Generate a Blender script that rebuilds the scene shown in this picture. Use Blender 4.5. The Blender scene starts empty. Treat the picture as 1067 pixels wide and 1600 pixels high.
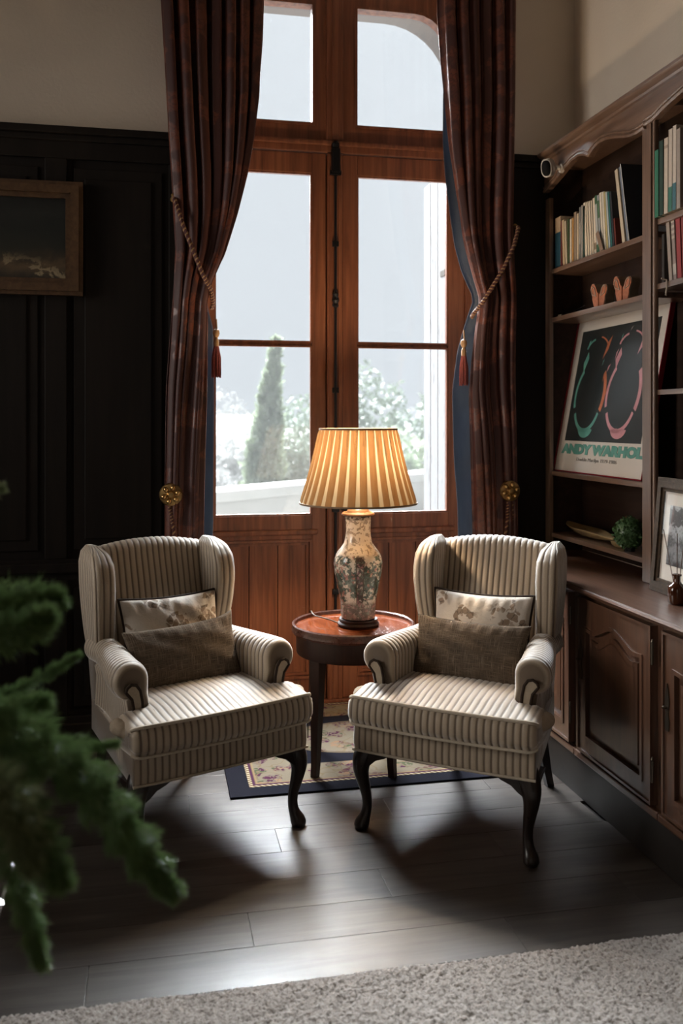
import bpy, bmesh, math, random
import numpy as np
from mathutils import Matrix, Vector, Euler
random.seed(7); RNG = np.random.default_rng(7)
S = bpy.context.scene
COL = S.collection
R = math.radians

# ------------------------------------------------------------------ camera
cam_d = bpy.data.cameras.new('camera'); cam = bpy.data.objects.new('camera', cam_d); COL.objects.link(cam)
cam.location = (0, 0, 1.55); cam.rotation_euler = (R(90), 0, R(-11.6))
cam_d.sensor_fit = 'VERTICAL'; cam_d.sensor_height = 36; cam_d.sensor_width = 24
cam_d.lens = 1428 / 1600 * 36; cam_d.shift_y = -143 / 1600; cam_d.clip_end = 400; cam_d.clip_start = 0.05
cam_d.dof.use_dof = True; cam_d.dof.focus_distance = 3.75; cam_d.dof.aperture_fstop = 2.4
S.camera = cam
# ------------------------------------------------------------------ world, sun, area lights, exposure
w = bpy.data.worlds.new('overcast_sky'); S.world = w; w.use_nodes = True
w.node_tree.nodes['Background'].inputs[0].default_value = (0.53, 0.575, 0.62, 1)
w.node_tree.nodes['Background'].inputs[1].default_value = 1.0
sl = bpy.data.lights.new('hazy_sun', 'SUN'); sun = bpy.data.objects.new('hazy_sun', sl); COL.objects.link(sun)
sl.energy = 78.0; sl.angle = R(62); sl.color = (0.90, 0.96, 1.0)
sun.rotation_euler = Vector((0.0, -1.0, -1.05)).to_track_quat('-Z', 'Y').to_euler()
def area(name, loc, look, size, size_y, power, color, spread=180):
    l = bpy.data.lights.new(name, 'AREA'); l.shape = 'RECTANGLE'; l.size = size; l.size_y = size_y; l.energy = power; l.color = color; l.spread = R(spread)
    o = bpy.data.objects.new(name, l); COL.objects.link(o); o.location = loc
    o.rotation_euler = (Vector(look) - Vector(loc)).to_track_quat('-Z', 'Y').to_euler(); return o
area('rear_fill', (-1.6, -3.2, 2.0), (0.8, 4, 1.6), 1.4, 2.2, 8, (1.0, 0.88, 0.74))  # fill light added behind the camera; the front wall has no window
area('side_fill', (-3.12, 3.3, 2.35), (2.0, 3.55, 1.9), 1.2, 2.0, 16, (1.0, 0.93, 0.85), 70)  # fill light added by the unseen left opening to brighten the bookcase
S.view_settings.view_transform = 'Standard'; S.view_settings.look = 'None'
S.view_settings.exposure = 0.0; S.view_settings.gamma = 1.0; S.view_settings.use_curve_mapping = False

# ------------------------------------------------------------------ material helpers
class NT:
    def __init__(s, name):
        s.m = bpy.data.materials.new(name); s.m.use_nodes = True; s.t = s.m.node_tree
        s.b = s.t.nodes['Principled BSDF']; s.out = s.t.nodes['Material Output']
    def n(s, typ, ins=None, **at):
        k = s.t.nodes.new(typ)
        for a, v in at.items(): setattr(k, a, v)
        for a, v in (ins or {}).items(): s.set(k.inputs[a], v)
        return k
    def set(s, sock, v):
        if isinstance(v, bpy.types.NodeSocket): s.t.links.new(v, sock)
        elif isinstance(v, (tuple, list)) and len(v) == 3 and sock.type == 'RGBA': sock.default_value = (*v, 1)
        elif sock.type == 'RGBA' and isinstance(v, (int, float)): sock.default_value = (v, v, v, 1)
        else: sock.default_value = v
    def P(s, **ins):
        for a, v in ins.items(): s.set(s.b.inputs[a.replace('_', ' ')], v)
        return s
    def co(s, kind='Object', scale=(1, 1, 1), loc=(0, 0, 0), rot=(0, 0, 0)):
        c = s.n('ShaderNodeTexCoord').outputs[kind]
        return s.n('ShaderNodeMapping', {'Vector': c, 'Scale': scale, 'Location': loc, 'Rotation': rot}).outputs[0]
    def noise(s, vec, scale=5, detail=4, rough=.55, dist=0):
        return s.n('ShaderNodeTexNoise', {'Vector': vec, 'Scale': scale, 'Detail': detail, 'Roughness': rough, 'Distortion': dist}).outputs[0]
    def vor(s, vec, scale=5, feature='F1', out='Distance', rnd=1):
        k = s.n('ShaderNodeTexVoronoi', feature=feature); s.set(k.inputs['Vector'], vec); k.inputs['Scale'].default_value = scale
        k.inputs['Randomness'].default_value = rnd
        return k.outputs[out]
    def ramp(s, fac, stops, interp='LINEAR'):
        k = s.n('ShaderNodeValToRGB', {'Fac': fac}); k.color_ramp.interpolation = interp
        e = k.color_ramp.elements
        while len(e) < len(stops): e.new(0.5)
        for el, (p, c) in zip(e, stops):
            el.position = p; el.color = (*c, 1) if not isinstance(c, (int, float)) else (c, c, c, 1)
        return k.outputs[0]
    def mix(s, fac, a, b, mode='MIX'):
        k = s.n('ShaderNodeMix', data_type='RGBA', blend_type=mode)
        s.set(k.inputs[0], fac); s.set(k.inputs[6], a); s.set(k.inputs[7], b); return k.outputs[2]
    def math(s, op, a, b=0.0, c=0.0):
        k = s.n('ShaderNodeMath', operation=op); s.set(k.inputs[0], a); s.set(k.inputs[1], b); s.set(k.inputs[2], c); return k.outputs[0]
    def sep(s, v):
        k = s.n('ShaderNodeSeparateXYZ', {0: v}); return k.outputs
    def bump(s, h, strength=.3, dist=.01):
        s.set(s.b.inputs['Normal'], s.n('ShaderNodeBump', {'Height': h, 'Strength': strength, 'Distance': dist}).outputs[0]); return s
    def rnd(s): return s.n('ShaderNodeObjectInfo').outputs['Random']

def plain(name, c, rough=.6, metal=0.0, var=.12, scale=30, spec=.5, **k):
    t = NT(name); f = t.noise(t.co(), scale)
    c2 = tuple(x * (1 - var * 2) for x in c)
    t.P(Base_Color=t.mix(f, c2, tuple(min(1, x * (1 + var)) for x in c)), Roughness=rough, Metallic=metal)
    t.b.inputs['Specular IOR Level'].default_value = spec
    t.bump(f, .08, .004); t.P(**k); return t.m

def wood(name, dark, mid, light, grain=(30, 30, 1.6), rough=.42, spec=.4, bumpk=.15, rndk=.0, knots=False):
    t = NT(name); v = t.co('Object', grain)
    if rndk:
        v = t.n('ShaderNodeVectorMath', {0: v, 1: t.n('ShaderNodeCombineXYZ', {0: t.math('MULTIPLY', t.rnd(), 37), 1: t.math('MULTIPLY', t.rnd(), 91), 2: 0}).outputs[0]}, operation='ADD').outputs[0]
    a = t.noise(v, 1.0, 6, .62, .6); b = t.noise(v, 3.6, 5, .7, .2)
    f = t.math('ADD', t.math('MULTIPLY', a, .7), t.math('MULTIPLY', b, .3))
    c = t.ramp(f, [(.30, dark), (.50, mid), (.68, light)])
    if rndk: c = t.mix(rndk, c, t.mix(t.rnd(), dark, light))
    t.P(Base_Color=c, Roughness=t.ramp(b, [(.2, rough - .08), (.8, rough + .12)]))
    t.b.inputs['Specular IOR Level'].default_value = spec
    t.bump(f, bumpk, .004); return t.m

MAT = {}
MAT['pine'] = wood('pine_stained', (.075, .024, .012), (.185, .062, .028), (.275, .102, .048), (26, 26, 1.3), .42, .4)
def worn():
    t = NT('pine_worn'); v = t.co('Object', (26, 26, 1.3))
    a = t.noise(v, 1, 6, .62, .6); c = t.ramp(a, [(.3, (.075, .023, .011)), (.5, (.185, .060, .026)), (.7, (.275, .10, .045))])
    z = t.noise(t.co('Object', (9, 9, 3)), 3, 8, .75); c = t.mix(t.ramp(z, [(.66, 0), (.70, 1)]), c, (.5, .36, .24))
    t.P(Base_Color=c, Roughness=.45).bump(a, .2, .004); t.b.inputs['Specular IOR Level'].default_value = .4; return t.m
MAT['pine_worn'] = worn()
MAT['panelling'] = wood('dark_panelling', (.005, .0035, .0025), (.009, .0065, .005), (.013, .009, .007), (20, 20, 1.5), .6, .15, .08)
MAT['oakdark'] = wood('dark_oak', (.035, .014, .007), (.085, .036, .018), (.135, .062, .034), (34, 34, 1.6), .34, .75, .2)
MAT['oakdark_h'] = wood('dark_oak_lengthwise', (.035, .014, .007), (.085, .036, .018), (.135, .062, .034), (34, 1.6, 34), .34, .75, .2)
MAT['oakdark'].node_tree.nodes['Principled BSDF'].inputs['Coat Weight'].default_value = .6
MAT['oakdark'].node_tree.nodes['Principled BSDF'].inputs['Coat Roughness'].default_value = .28
MAT['oakdark_h'].node_tree.nodes['Principled BSDF'].inputs['Coat Weight'].default_value = .6
MAT['oakdark_h'].node_tree.nodes['Principled BSDF'].inputs['Coat Roughness'].default_value = .28
MAT['oak'] = wood('lit_oak', (.045, .022, .013), (.135, .075, .046), (.23, .145, .098), (34, 34, 1.6), .36, .7, .2)  # same oak, colour raised for the light falling on the upper bookcase
MAT['oak_h'] = wood('lit_oak_lengthwise', (.045, .022, .013), (.135, .075, .046), (.23, .145, .098), (34, 1.6, 34), .36, .7, .2)
for n_ in ('oak', 'oak_h'):
    b_ = MAT[n_].node_tree.nodes['Principled BSDF'].inputs; b_['Coat Weight'].default_value = .9; b_['Coat Roughness'].default_value = .30; b_['Coat IOR'].default_value = 1.6
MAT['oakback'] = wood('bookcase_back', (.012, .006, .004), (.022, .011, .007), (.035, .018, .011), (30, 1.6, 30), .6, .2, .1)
MAT['plinth'] = plain('plinth_dark', (.018, .014, .012), .45)
MAT['mahogany'] = wood('mahogany_top', (.075, .016, .005), (.125, .028, .008), (.165, .042, .012), (22, 2.0, 22), .11, .4, .03)
MAT['mahogany_rim'] = wood('mahogany_rim', (.028, .009, .005), (.055, .016, .008), (.08, .024, .012), (20, 20, 20), .28, .4, .03)
MAT['mahogany_dark'] = wood('mahogany_dark', (.010, .004, .003), (.022, .008, .005), (.035, .013, .008), (26, 26, 2), .42, .2, .06)
MAT['leg'] = wood('dark_leg_wood', (.006, .004, .003), (.014, .008, .006), (.022, .012, .008), (26, 26, 2), .3, .5, .06)
MAT['iron'] = plain('black_iron', (.010, .010, .011), .45, .6)
MAT['brass'] = plain('aged_brass', (.55, .36, .15), .3, 1.0, .25, 60)
MAT['steel'] = plain('dull_iron_hinge', (.10, .08, .06), .4, .9)
MAT['white_plastic'] = plain('white_plastic', (.62, .57, .52), .4)
MAT['black_gloss'] = plain('black_gloss', (.006, .006, .007), .15)
MAT['black_matt'] = plain('black_matt', (.004, .004, .004), .6, 0, .05, 20, .1)
MAT['chrome'] = plain('chrome', (.75, .75, .76), .12, 1.0, .05)
def plaster(name, c):
    t = NT(name); v = t.co(); a = t.noise(v, 2.2, 5); b = t.noise(v, 70, 4, .6)
    t.P(Base_Color=t.mix(a, tuple(x * .9 for x in c), tuple(x * 1.05 for x in c)), Roughness=.9).bump(b, .25, .004); t.b.inputs['Specular IOR Level'].default_value = .2; return t.m
MAT['plaster'] = plaster('cream_plaster', (.60, .52, .43))
MAT['stone'] = plaster('pale_stone', (.20, .197, .19))
MAT['coping_stone'] = plaster('coping_stone', (.46, .455, .44))
def floor_m():
    t = NT('grey_oak_laminate'); r = t.rnd()
    off = t.n('ShaderNodeCombineXYZ', {0: t.math('MULTIPLY', r, 53), 1: t.math('MULTIPLY', r, 31), 2: 0}).outputs[0]
    v = t.n('ShaderNodeVectorMath', {0: t.co('Object', (1.3, 15, 15)), 1: off}, operation='ADD').outputs[0]
    a = t.noise(v, 1.0, 7, .66, .9); b = t.noise(v, 5, 4, .6)
    f = t.math('ADD', t.math('MULTIPLY', a, .8), t.math('MULTIPLY', b, .2))
    c = t.ramp(f, [(.30, (.013, .010, .008)), (.47, (.046, .036, .030)), (.62, (.080, .066, .056)), (.75, (.115, .10, .089))])
    c = t.mix(.16, c, t.mix(r, (.035, .028, .024), (.13, .112, .10)))
    t.P(Base_Color=c, Roughness=t.ramp(b, [(.3, .34), (.7, .46)])); t.b.inputs['Specular IOR Level'].default_value = .6
    return t.bump(f, .05, .003).m
MAT['floor'] = floor_m()
def carpet_m():
    t = NT('grey_beige_carpet'); v = t.co(); a = t.noise(v, 5, 4, .6); b = t.noise(v, 95, 3, .6)
    c = t.mix(a, (.30, .262, .235), (.47, .42, .385)); c = t.mix(t.ramp(b, [(.36, 0), (.52, 1)]), (.17, .145, .125), c)
    t.P(Base_Color=c, Roughness=.95, Sheen_Weight=.2); t.b.inputs['Specular IOR Level'].default_value = .1
    return t.bump(b, .6, .01).m
MAT['carpet'] = carpet_m()
def rib_m(name, crest, groove, k=.55):
    t = NT(name); u = t.sep(t.n('ShaderNodeTexCoord').outputs['UV'])[0]
    f = t.math('ABSOLUTE', t.math('SUBTRACT', t.math('MULTIPLY', t.math('FRACT', u), 2), 1))      # 1 in the groove, 0 on the crest
    v = t.co(); a = t.noise(v, 12, 4); b = t.noise(v, 260, 2, .6)
    c = t.mix(t.ramp(f, [(.50, 0), (.92, 1)]), t.mix(a, tuple(x * .88 for x in crest), crest), groove)
    t.P(Base_Color=t.mix(t.math('MULTIPLY', b, .25), c, groove), Roughness=.55, Sheen_Weight=1.0, Sheen_Roughness=.45); t.b.inputs['Specular IOR Level'].default_value = .45
    return t.bump(b, .25, .003).m
MAT['rib'] = rib_m('cream_corduroy', (.45, .36, .262), (.12, .08, .048))
MAT['welt'] = plain('cream_welt', (.50, .43, .34), .85, 0, .12, 120, .2)
MAT['sidecloth'] = plain('beige_cloth', (.36, .29, .215), .92, 0, .12, 90, .15)
MAT['darkpipe'] = plain('dark_brown_piping', (.03, .018, .012), .8, 0, .1, 90, .2)
def floral_m():
    t = NT('cream_floral_damask'); uv = t.n('ShaderNodeTexCoord').outputs['UV']
    off = t.n('ShaderNodeCombineXYZ', {0: t.math('MULTIPLY', t.rnd(), 7), 1: t.math('MULTIPLY', t.rnd(), 3), 2: 0}).outputs[0]
    v0 = t.n('ShaderNodeVectorMath', {0: uv, 1: off}, operation='ADD').outputs[0]
    wob = t.n('ShaderNodeTexNoise', {'Vector': v0, 'Scale': 22, 'Detail': 3}).outputs[1]
    v = t.n('ShaderNodeVectorMath', {0: v0, 1: t.n('ShaderNodeVectorMath', {0: wob, 'Scale': .045}, operation='SCALE').outputs[0]}, operation='ADD').outputs[0]
    big = t.vor(v, 7.8, 'F1'); petal = t.vor(v, 34, 'F1'); ed = t.vor(v, 34, 'DISTANCE_TO_EDGE')
    m = t.ramp(big, [(.46, 1), (.50, 0)])
    leaf = t.math('MULTIPLY', t.ramp(t.noise(v, 26, 3), [(.58, 0), (.61, 1)]), t.ramp(big, [(.5, 1), (.62, 0)]))
    flower = t.math('MULTIPLY', m, t.ramp(petal, [(.50, 1), (.56, .0)]))
    c = t.mix(t.math('MULTIPLY', flower, .95), (.60, .535, .465), t.mix(t.ramp(ed, [(.04, 0), (.12, 1)]), (.10, .066, .042), (.25, .175, .12)))
    c = t.mix(t.math('MULTIPLY', leaf, .6), c, (.22, .155, .105))
    t.P(Base_Color=c, Roughness=.62, Sheen_Weight=.15); t.b.inputs['Specular IOR Level'].default_value = .3
    return t.bump(t.noise(uv, 40, 4), .3, .01).m
MAT['floral'] = floral_m()
def weave_m():
    t = NT('brown_slub_weave'); uv = t.n('ShaderNodeTexCoord').outputs['UV']
    h = t.noise(t.n('ShaderNodeMapping', {'Vector': uv, 'Scale': (14, 260, 1)}).outputs[0], 1, 4, .7)
    g = t.noise(t.n('ShaderNodeMapping', {'Vector': uv, 'Scale': (260, 14, 1)}).outputs[0], 1, 4, .7)
    f = t.math('MAXIMUM', h, g)
    c = t.ramp(f, [(.45, (.075, .055, .040)), (.6, (.145, .11, .08)), (.72, (.28, .225, .17))])
    t.P(Base_Color=c, Roughness=.95); t.b.inputs['Specular IOR Level'].default_value = .1
    return t.bump(f, .5, .006).m
MAT['weave'] = weave_m()
def curtain_m():
    t = NT('rust_brocade'); v = t.co('Object', (1, .4, 1))
    n2 = t.n('ShaderNodeTexNoise', {'Vector': v, 'Scale': 9, 'Detail': 3}).outputs[1]
    v2 = t.n('ShaderNodeVectorMath', {0: v, 1: t.n('ShaderNodeVectorMath', {0: n2, 'Scale': .22}, operation='SCALE').outputs[0]}, operation='ADD').outputs[0]
    big = t.vor(v2, 8, 'SMOOTH_F1'); ed = t.vor(v2, 24, 'DISTANCE_TO_EDGE')
    m = t.ramp(big, [(.32, 1), (.40, 0)]); line = t.ramp(ed, [(.03, 1), (.08, 0)])
    c = t.mix(m, (.034, .009, .008), (.088, .025, .015)); c = t.mix(t.math('MULTIPLY', line, .7), c, (.030, .009, .008))
    t.P(Base_Color=c, Roughness=t.mix(m, .6, .38), Sheen_Weight=.4, Sheen_Tint=(.7, .3, .2)); t.b.inputs['Specular IOR Level'].default_value = .35
    return t.bump(big, .35, .006).m
MAT['curtain'] = curtain_m()
def lining_m():
    t = NT('blue_lining'); v = t.co('Object', (6, 6, 1.2)); a = t.noise(v, 4, 5, .6)
    c = t.mix(a, (.075, .088, .108), (.125, .142, .170))
    d = t.n('ShaderNodeBsdfDiffuse', {'Color': c}); tr = t.n('ShaderNodeBsdfTranslucent', {'Color': c})
    mx = t.n('ShaderNodeMixShader', {0: .45, 1: d.outputs[0], 2: tr.outputs[0]})
    t.t.links.new(mx.outputs[0], t.out.inputs[0]); return t.m
MAT['lining'] = lining_m()
def glass_m(name='clear_pane', tint=(1, 1, 1), refl=.05):
    t = NT(name); tr = t.n('ShaderNodeBsdfTransparent', {'Color': tint}); gl = t.n('ShaderNodeBsdfGlossy', {'Color': (1, 1, 1), 'Roughness': .02})
    f = t.n('ShaderNodeLayerWeight', {'Blend': .5}).outputs['Facing']; k = t.math('ADD', refl * .5, t.math('MULTIPLY', t.math('POWER', f, 5.0), .5))
    mx = t.n('ShaderNodeMixShader', {0: k, 1: tr.outputs[0], 2: gl.outputs[0]}); t.t.links.new(mx.outputs[0], t.out.inputs[0]); return t.m
MAT['glass'] = glass_m()
MAT['acrylic'] = glass_m('matt_acrylic', (1, 1, 1), .05)
for n_ in MAT['acrylic'].node_tree.nodes:
    if n_.type == 'BSDF_GLOSSY': n_.inputs['Roughness'].default_value = .28
MAT['amber'] = plain('amber_glass', (.045, .012, .004), .08, 0, .05, 20, .6)
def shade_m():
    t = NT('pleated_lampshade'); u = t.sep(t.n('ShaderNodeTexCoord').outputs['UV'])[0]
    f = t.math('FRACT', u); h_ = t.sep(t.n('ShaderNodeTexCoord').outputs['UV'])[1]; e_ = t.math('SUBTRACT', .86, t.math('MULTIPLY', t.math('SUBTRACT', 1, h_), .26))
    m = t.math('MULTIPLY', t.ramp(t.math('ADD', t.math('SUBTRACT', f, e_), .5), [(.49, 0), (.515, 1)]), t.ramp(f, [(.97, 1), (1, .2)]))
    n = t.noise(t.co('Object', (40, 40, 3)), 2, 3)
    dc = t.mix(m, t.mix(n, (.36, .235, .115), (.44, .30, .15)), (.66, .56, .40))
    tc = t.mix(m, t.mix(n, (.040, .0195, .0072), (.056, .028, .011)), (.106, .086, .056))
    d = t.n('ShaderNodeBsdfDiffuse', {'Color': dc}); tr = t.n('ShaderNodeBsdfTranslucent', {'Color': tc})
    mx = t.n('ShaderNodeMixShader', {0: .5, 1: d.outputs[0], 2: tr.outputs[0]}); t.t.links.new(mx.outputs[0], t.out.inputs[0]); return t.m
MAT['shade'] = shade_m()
MAT['shade_trim'] = plain('shade_trim', (.20, .13, .075), .8)
MAT['capwood'] = wood('turned_light_wood', (.10, .042, .020), (.14, .064, .032), (.17, .085, .045), (10, 10, 30), .4, .4, .05)
def vase_m():
    t = NT('famille_porcelain'); v = t.co(); s = t.sep(v); x, y, z = s[0], s[1], s[2]
    ang = t.math('ARCTAN2', x, t.math('MULTIPLY', y, -1))                    # 0 faces the local -y side
    seg = t.math('ABSOLUTE', t.math('SUBTRACT', t.math('FRACT', t.math('ADD', t.math('MULTIPLY', ang, 4 / (2 * math.pi)), .5)), .5))   # 0 on a band centre
    band = t.ramp(seg, [(.085, 1), (.10, 0)])
    bline = t.ramp(t.math('ABSOLUTE', t.math('SUBTRACT', seg, .10)), [(.008, 1), (.016, 0)])
    n2 = t.n('ShaderNodeTexNoise', {'Vector': v, 'Scale': 30, 'Detail': 3}).outputs[1]
    v2 = t.n('ShaderNodeVectorMath', {0: v, 1: t.n('ShaderNodeVectorMath', {0: n2, 'Scale': .03}, operation='SCALE').outputs[0]}, operation='ADD').outputs[0]
    fol = t.noise(v2, 26, 6, .7); ed = t.vor(v2, 60, 'DISTANCE_TO_EDGE'); cells = t.vor(v2, 75, 'F1', 'Color'); cr = t.sep(cells)[0]
    line = t.ramp(ed, [(.03, 1), (.10, 0)])
    cream = (.60, .52, .43)
    hz = t.ramp(z, [(0.07, .2), (.13, 1), (.20, 1), (.275, .35)])
    fm = t.ramp(t.math('ADD', fol, t.math('MULTIPLY', hz, .16)), [(.555, 0), (.59, 1)])
    greens = t.ramp(cr, [(0, (.05, .075, .06)), (.45, (.10, .135, .115)), (.7, (.16, .20, .17)), (.85, (.32, .16, .13)), (1, (.45, .40, .33))], 'CONSTANT')
    panel = t.mix(fm, cream, greens)
    panel = t.mix(t.math('MULTIPLY', line, t.ramp(fol, [(.44, 0), (.52, .85)])), panel, (.055, .045, .035))
    flowers = t.ramp(cr, [(0, (.075, .055, .045)), (.35, (.26, .13, .13)), (.6, (.42, .33, .28)), (.8, (.13, .14, .11))], 'CONSTANT')
    flowers = t.mix(line, flowers, (.05, .035, .03))
    c = t.mix(band, panel, flowers); c = t.mix(bline, c, (.07, .05, .035))
    low = t.ramp(z, [(.070, 1), (.085, 0)]); c = t.mix(low, c, t.mix(.18, flowers, cream))
    sh = t.ramp(z, [(.285, 0), (.295, 1)]); neck = t.mix(t.ramp(t.noise(v2, 48, 4, .6), [(.52, 0), (.56, .8)]), cream, (.17, .12, .085))
    c = t.mix(sh, c, neck); c = t.mix(t.ramp(z, [(.443, 0), (.446, 1)]), c, t.mix(t.ramp(cr, [(.5, 0), (.55, 1)]), (.09, .06, .045), (.38, .30, .22)))
    t.P(Base_Color=c, Roughness=.18); t.b.inputs['Specular IOR Level'].default_value = .5; return t.m
MAT['vase'] = vase_m()
def rug_m():
    t = NT('needlepoint_rug'); v = t.co(); s = t.sep(v); x = t.math('ABSOLUTE', s[0]); y = t.math('ABSOLUTE', s[1])
    hx, hy = .66, .615
    e = t.math('MINIMUM', t.math('SUBTRACT', hx, x), t.math('SUBTRACT', hy, y))        # distance in from the edge
    n2 = t.n('ShaderNodeTexNoise', {'Vector': v, 'Scale': 18, 'Detail': 2}).outputs[1]
    v2 = t.n('ShaderNodeVectorMath', {0: v, 1: t.n('ShaderNodeVectorMath', {0: n2, 'Scale': .05}, operation='SCALE').outputs[0]}, operation='ADD').outputs[0]
    fl = t.ramp(t.vor(v2, 11, 'F1'), [(.44, 1), (.50, 0)]); pet = t.vor(v2, 48, 'F1'); cr = t.sep(t.vor(v2, 24, 'F1', 'Color'))[0]
    fc = t.ramp(cr, [(0, (.07, .02, .045)), (.4, (.11, .05, .05)), (.65, (.075, .085, .045)), (.85, (.25, .15, .09))], 'CONSTANT')
    cream = (.19, .155, .112); navy = (.008, .008, .014)
    field = t.mix(t.math('MULTIPLY', fl, t.ramp(pet, [(.46, 1), (.55, .25)])), cream, fc)
    vine = t.ramp(t.math('ABSOLUTE', t.math('SUBTRACT', t.noise(v, 7, 2), .5)), [(.010, 1), (.02, 0)]); field = t.mix(t.math('MULTIPLY', vine, .7), field, (.17, .125, .07))
    ov = t.math('ADD', t.math('POWER', t.math('DIVIDE', x, .33), 2), t.math('POWER', t.math('DIVIDE', y, .21), 2))
    inner = t.mix(t.ramp(ov, [(.97, 1), (1.0, 0)]), navy, field)
    inner = t.mix(t.math('MULTIPLY', t.ramp(t.math('ABSOLUTE', t.math('SUBTRACT', ov, 1.06)), [(.03, 1), (.07, 0)]), .8), inner, (.20, .15, .09))
    rope = t.mix(t.ramp(t.math('SINE', t.math('MULTIPLY', t.math('ADD', s[0], s[1]), 260)), [(.3, 0), (.6, 1)]), (.16, .11, .06), (.50, .42, .29))
    c = t.mix(t.ramp(e, [(.30, 0), (.302, 1)]), field, inner)
    c = t.mix(t.ramp(e, [(.124, 1), (.126, 0)]), c, (.26, .18, .09)); c = t.mix(t.ramp(e, [(.116, 1), (.118, 0)]), c, (.060, .020, .045))
    c = t.mix(t.ramp(e, [(.102, 1), (.104, 0)]), c, rope); c = t.mix(t.ramp(e, [(.086, 1), (.088, 0)]), c, navy)
    t.P(Base_Color=c, Roughness=.95); t.b.inputs['Specular IOR Level'].default_value = .1
    return t.bump(t.noise(v, 300, 2), .4, .004).m
MAT['rug'] = rug_m()
def leaf_m(name, a, b, rough=.6, trans=.3):
    t = NT(name); c = t.mix(t.noise(t.co(), 14, 3), a, b)
    d = t.n('ShaderNodeBsdfDiffuse', {'Color': c}); tr = t.n('ShaderNodeBsdfTranslucent', {'Color': c}); g = t.n('ShaderNodeBsdfGlossy', {'Color': (1, 1, 1), 'Roughness': .35})
    m1 = t.n('ShaderNodeMixShader', {0: trans, 1: d.outputs[0], 2: tr.outputs[0]}); m2 = t.n('ShaderNodeMixShader', {0: .04, 1: m1.outputs[0], 2: g.outputs[0]})
    t.t.links.new(m2.outputs[0], t.out.inputs[0]); return t.m
MAT['fern'] = leaf_m('fern_needles', (.075, .145, .05), (.24, .34, .13))
MAT['fern_pale'] = leaf_m('fern_needles_pale', (.15, .19, .08), (.30, .33, .17))
MAT['stem'] = plain('green_stem', (.06, .10, .03), .7)
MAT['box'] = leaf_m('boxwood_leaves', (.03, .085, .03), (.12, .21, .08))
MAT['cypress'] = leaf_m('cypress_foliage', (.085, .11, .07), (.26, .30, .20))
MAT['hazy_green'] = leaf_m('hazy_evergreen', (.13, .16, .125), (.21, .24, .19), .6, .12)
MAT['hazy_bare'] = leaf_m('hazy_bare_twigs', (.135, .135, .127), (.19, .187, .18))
MAT['bark'] = plain('pale_bark', (.22, .21, .195), .9)
MAT['hill'] = plain('hazy_hillside', (.07, .072, .062), .95, 0, .2, .5)
def shutter_m():
    t = NT('weathered_white_paint'); v = t.co('Object', (8, 8, 1)); a = t.noise(v, 4, 7, .75)
    t.P(Base_Color=t.mix(t.ramp(a, [(.58, 0), (.64, 1)]), (.17, .175, .18), (.055, .05, .043)), Roughness=.8); return t.m
MAT['shutter'] = shutter_m()
MAT['gold'] = plain('dull_gold', (.42, .30, .14), .36, .45, .35, 14)
MAT['butterfly'] = plain('carved_orange_wood', (.40, .13, .06), .55, 0, .3, 70)
MAT['butterfly_side'] = plain('pale_wood_edge', (.30, .23, .17), .6)
MAT['paper'] = plain('off_white_print', (.60, .54, .47), .6, 0, .05, 6)
MAT['ink'] = plain('black_ink', (.010, .014, .013), .5, 0, .1)
MAT['teal'] = plain('teal_ink', (.10, .30, .24), .5, 0, .15); MAT['pink'] = plain('pink_ink', (.58, .25, .27), .5, 0, .15)
MAT['orange'] = plain('orange_ink', (.52, .15, .06), .5, 0, .2); MAT['greyink'] = plain('grey_ink', (.25, .23, .21), .6)
MAT['redframe'] = plain('red_lacquer', (.16, .008, .014), .25)
MAT['bronze'] = wood('bronzed_moulding', (.022, .014, .009), (.05, .032, .019), (.09, .06, .036), (60, 60, 60), .45, .4, .2)
MAT['frame_old'] = wood('old_gilt_wood', (.035, .018, .009), (.065, .034, .016), (.09, .05, .024), (30, 30, 30), .45, .3, .2)

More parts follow.
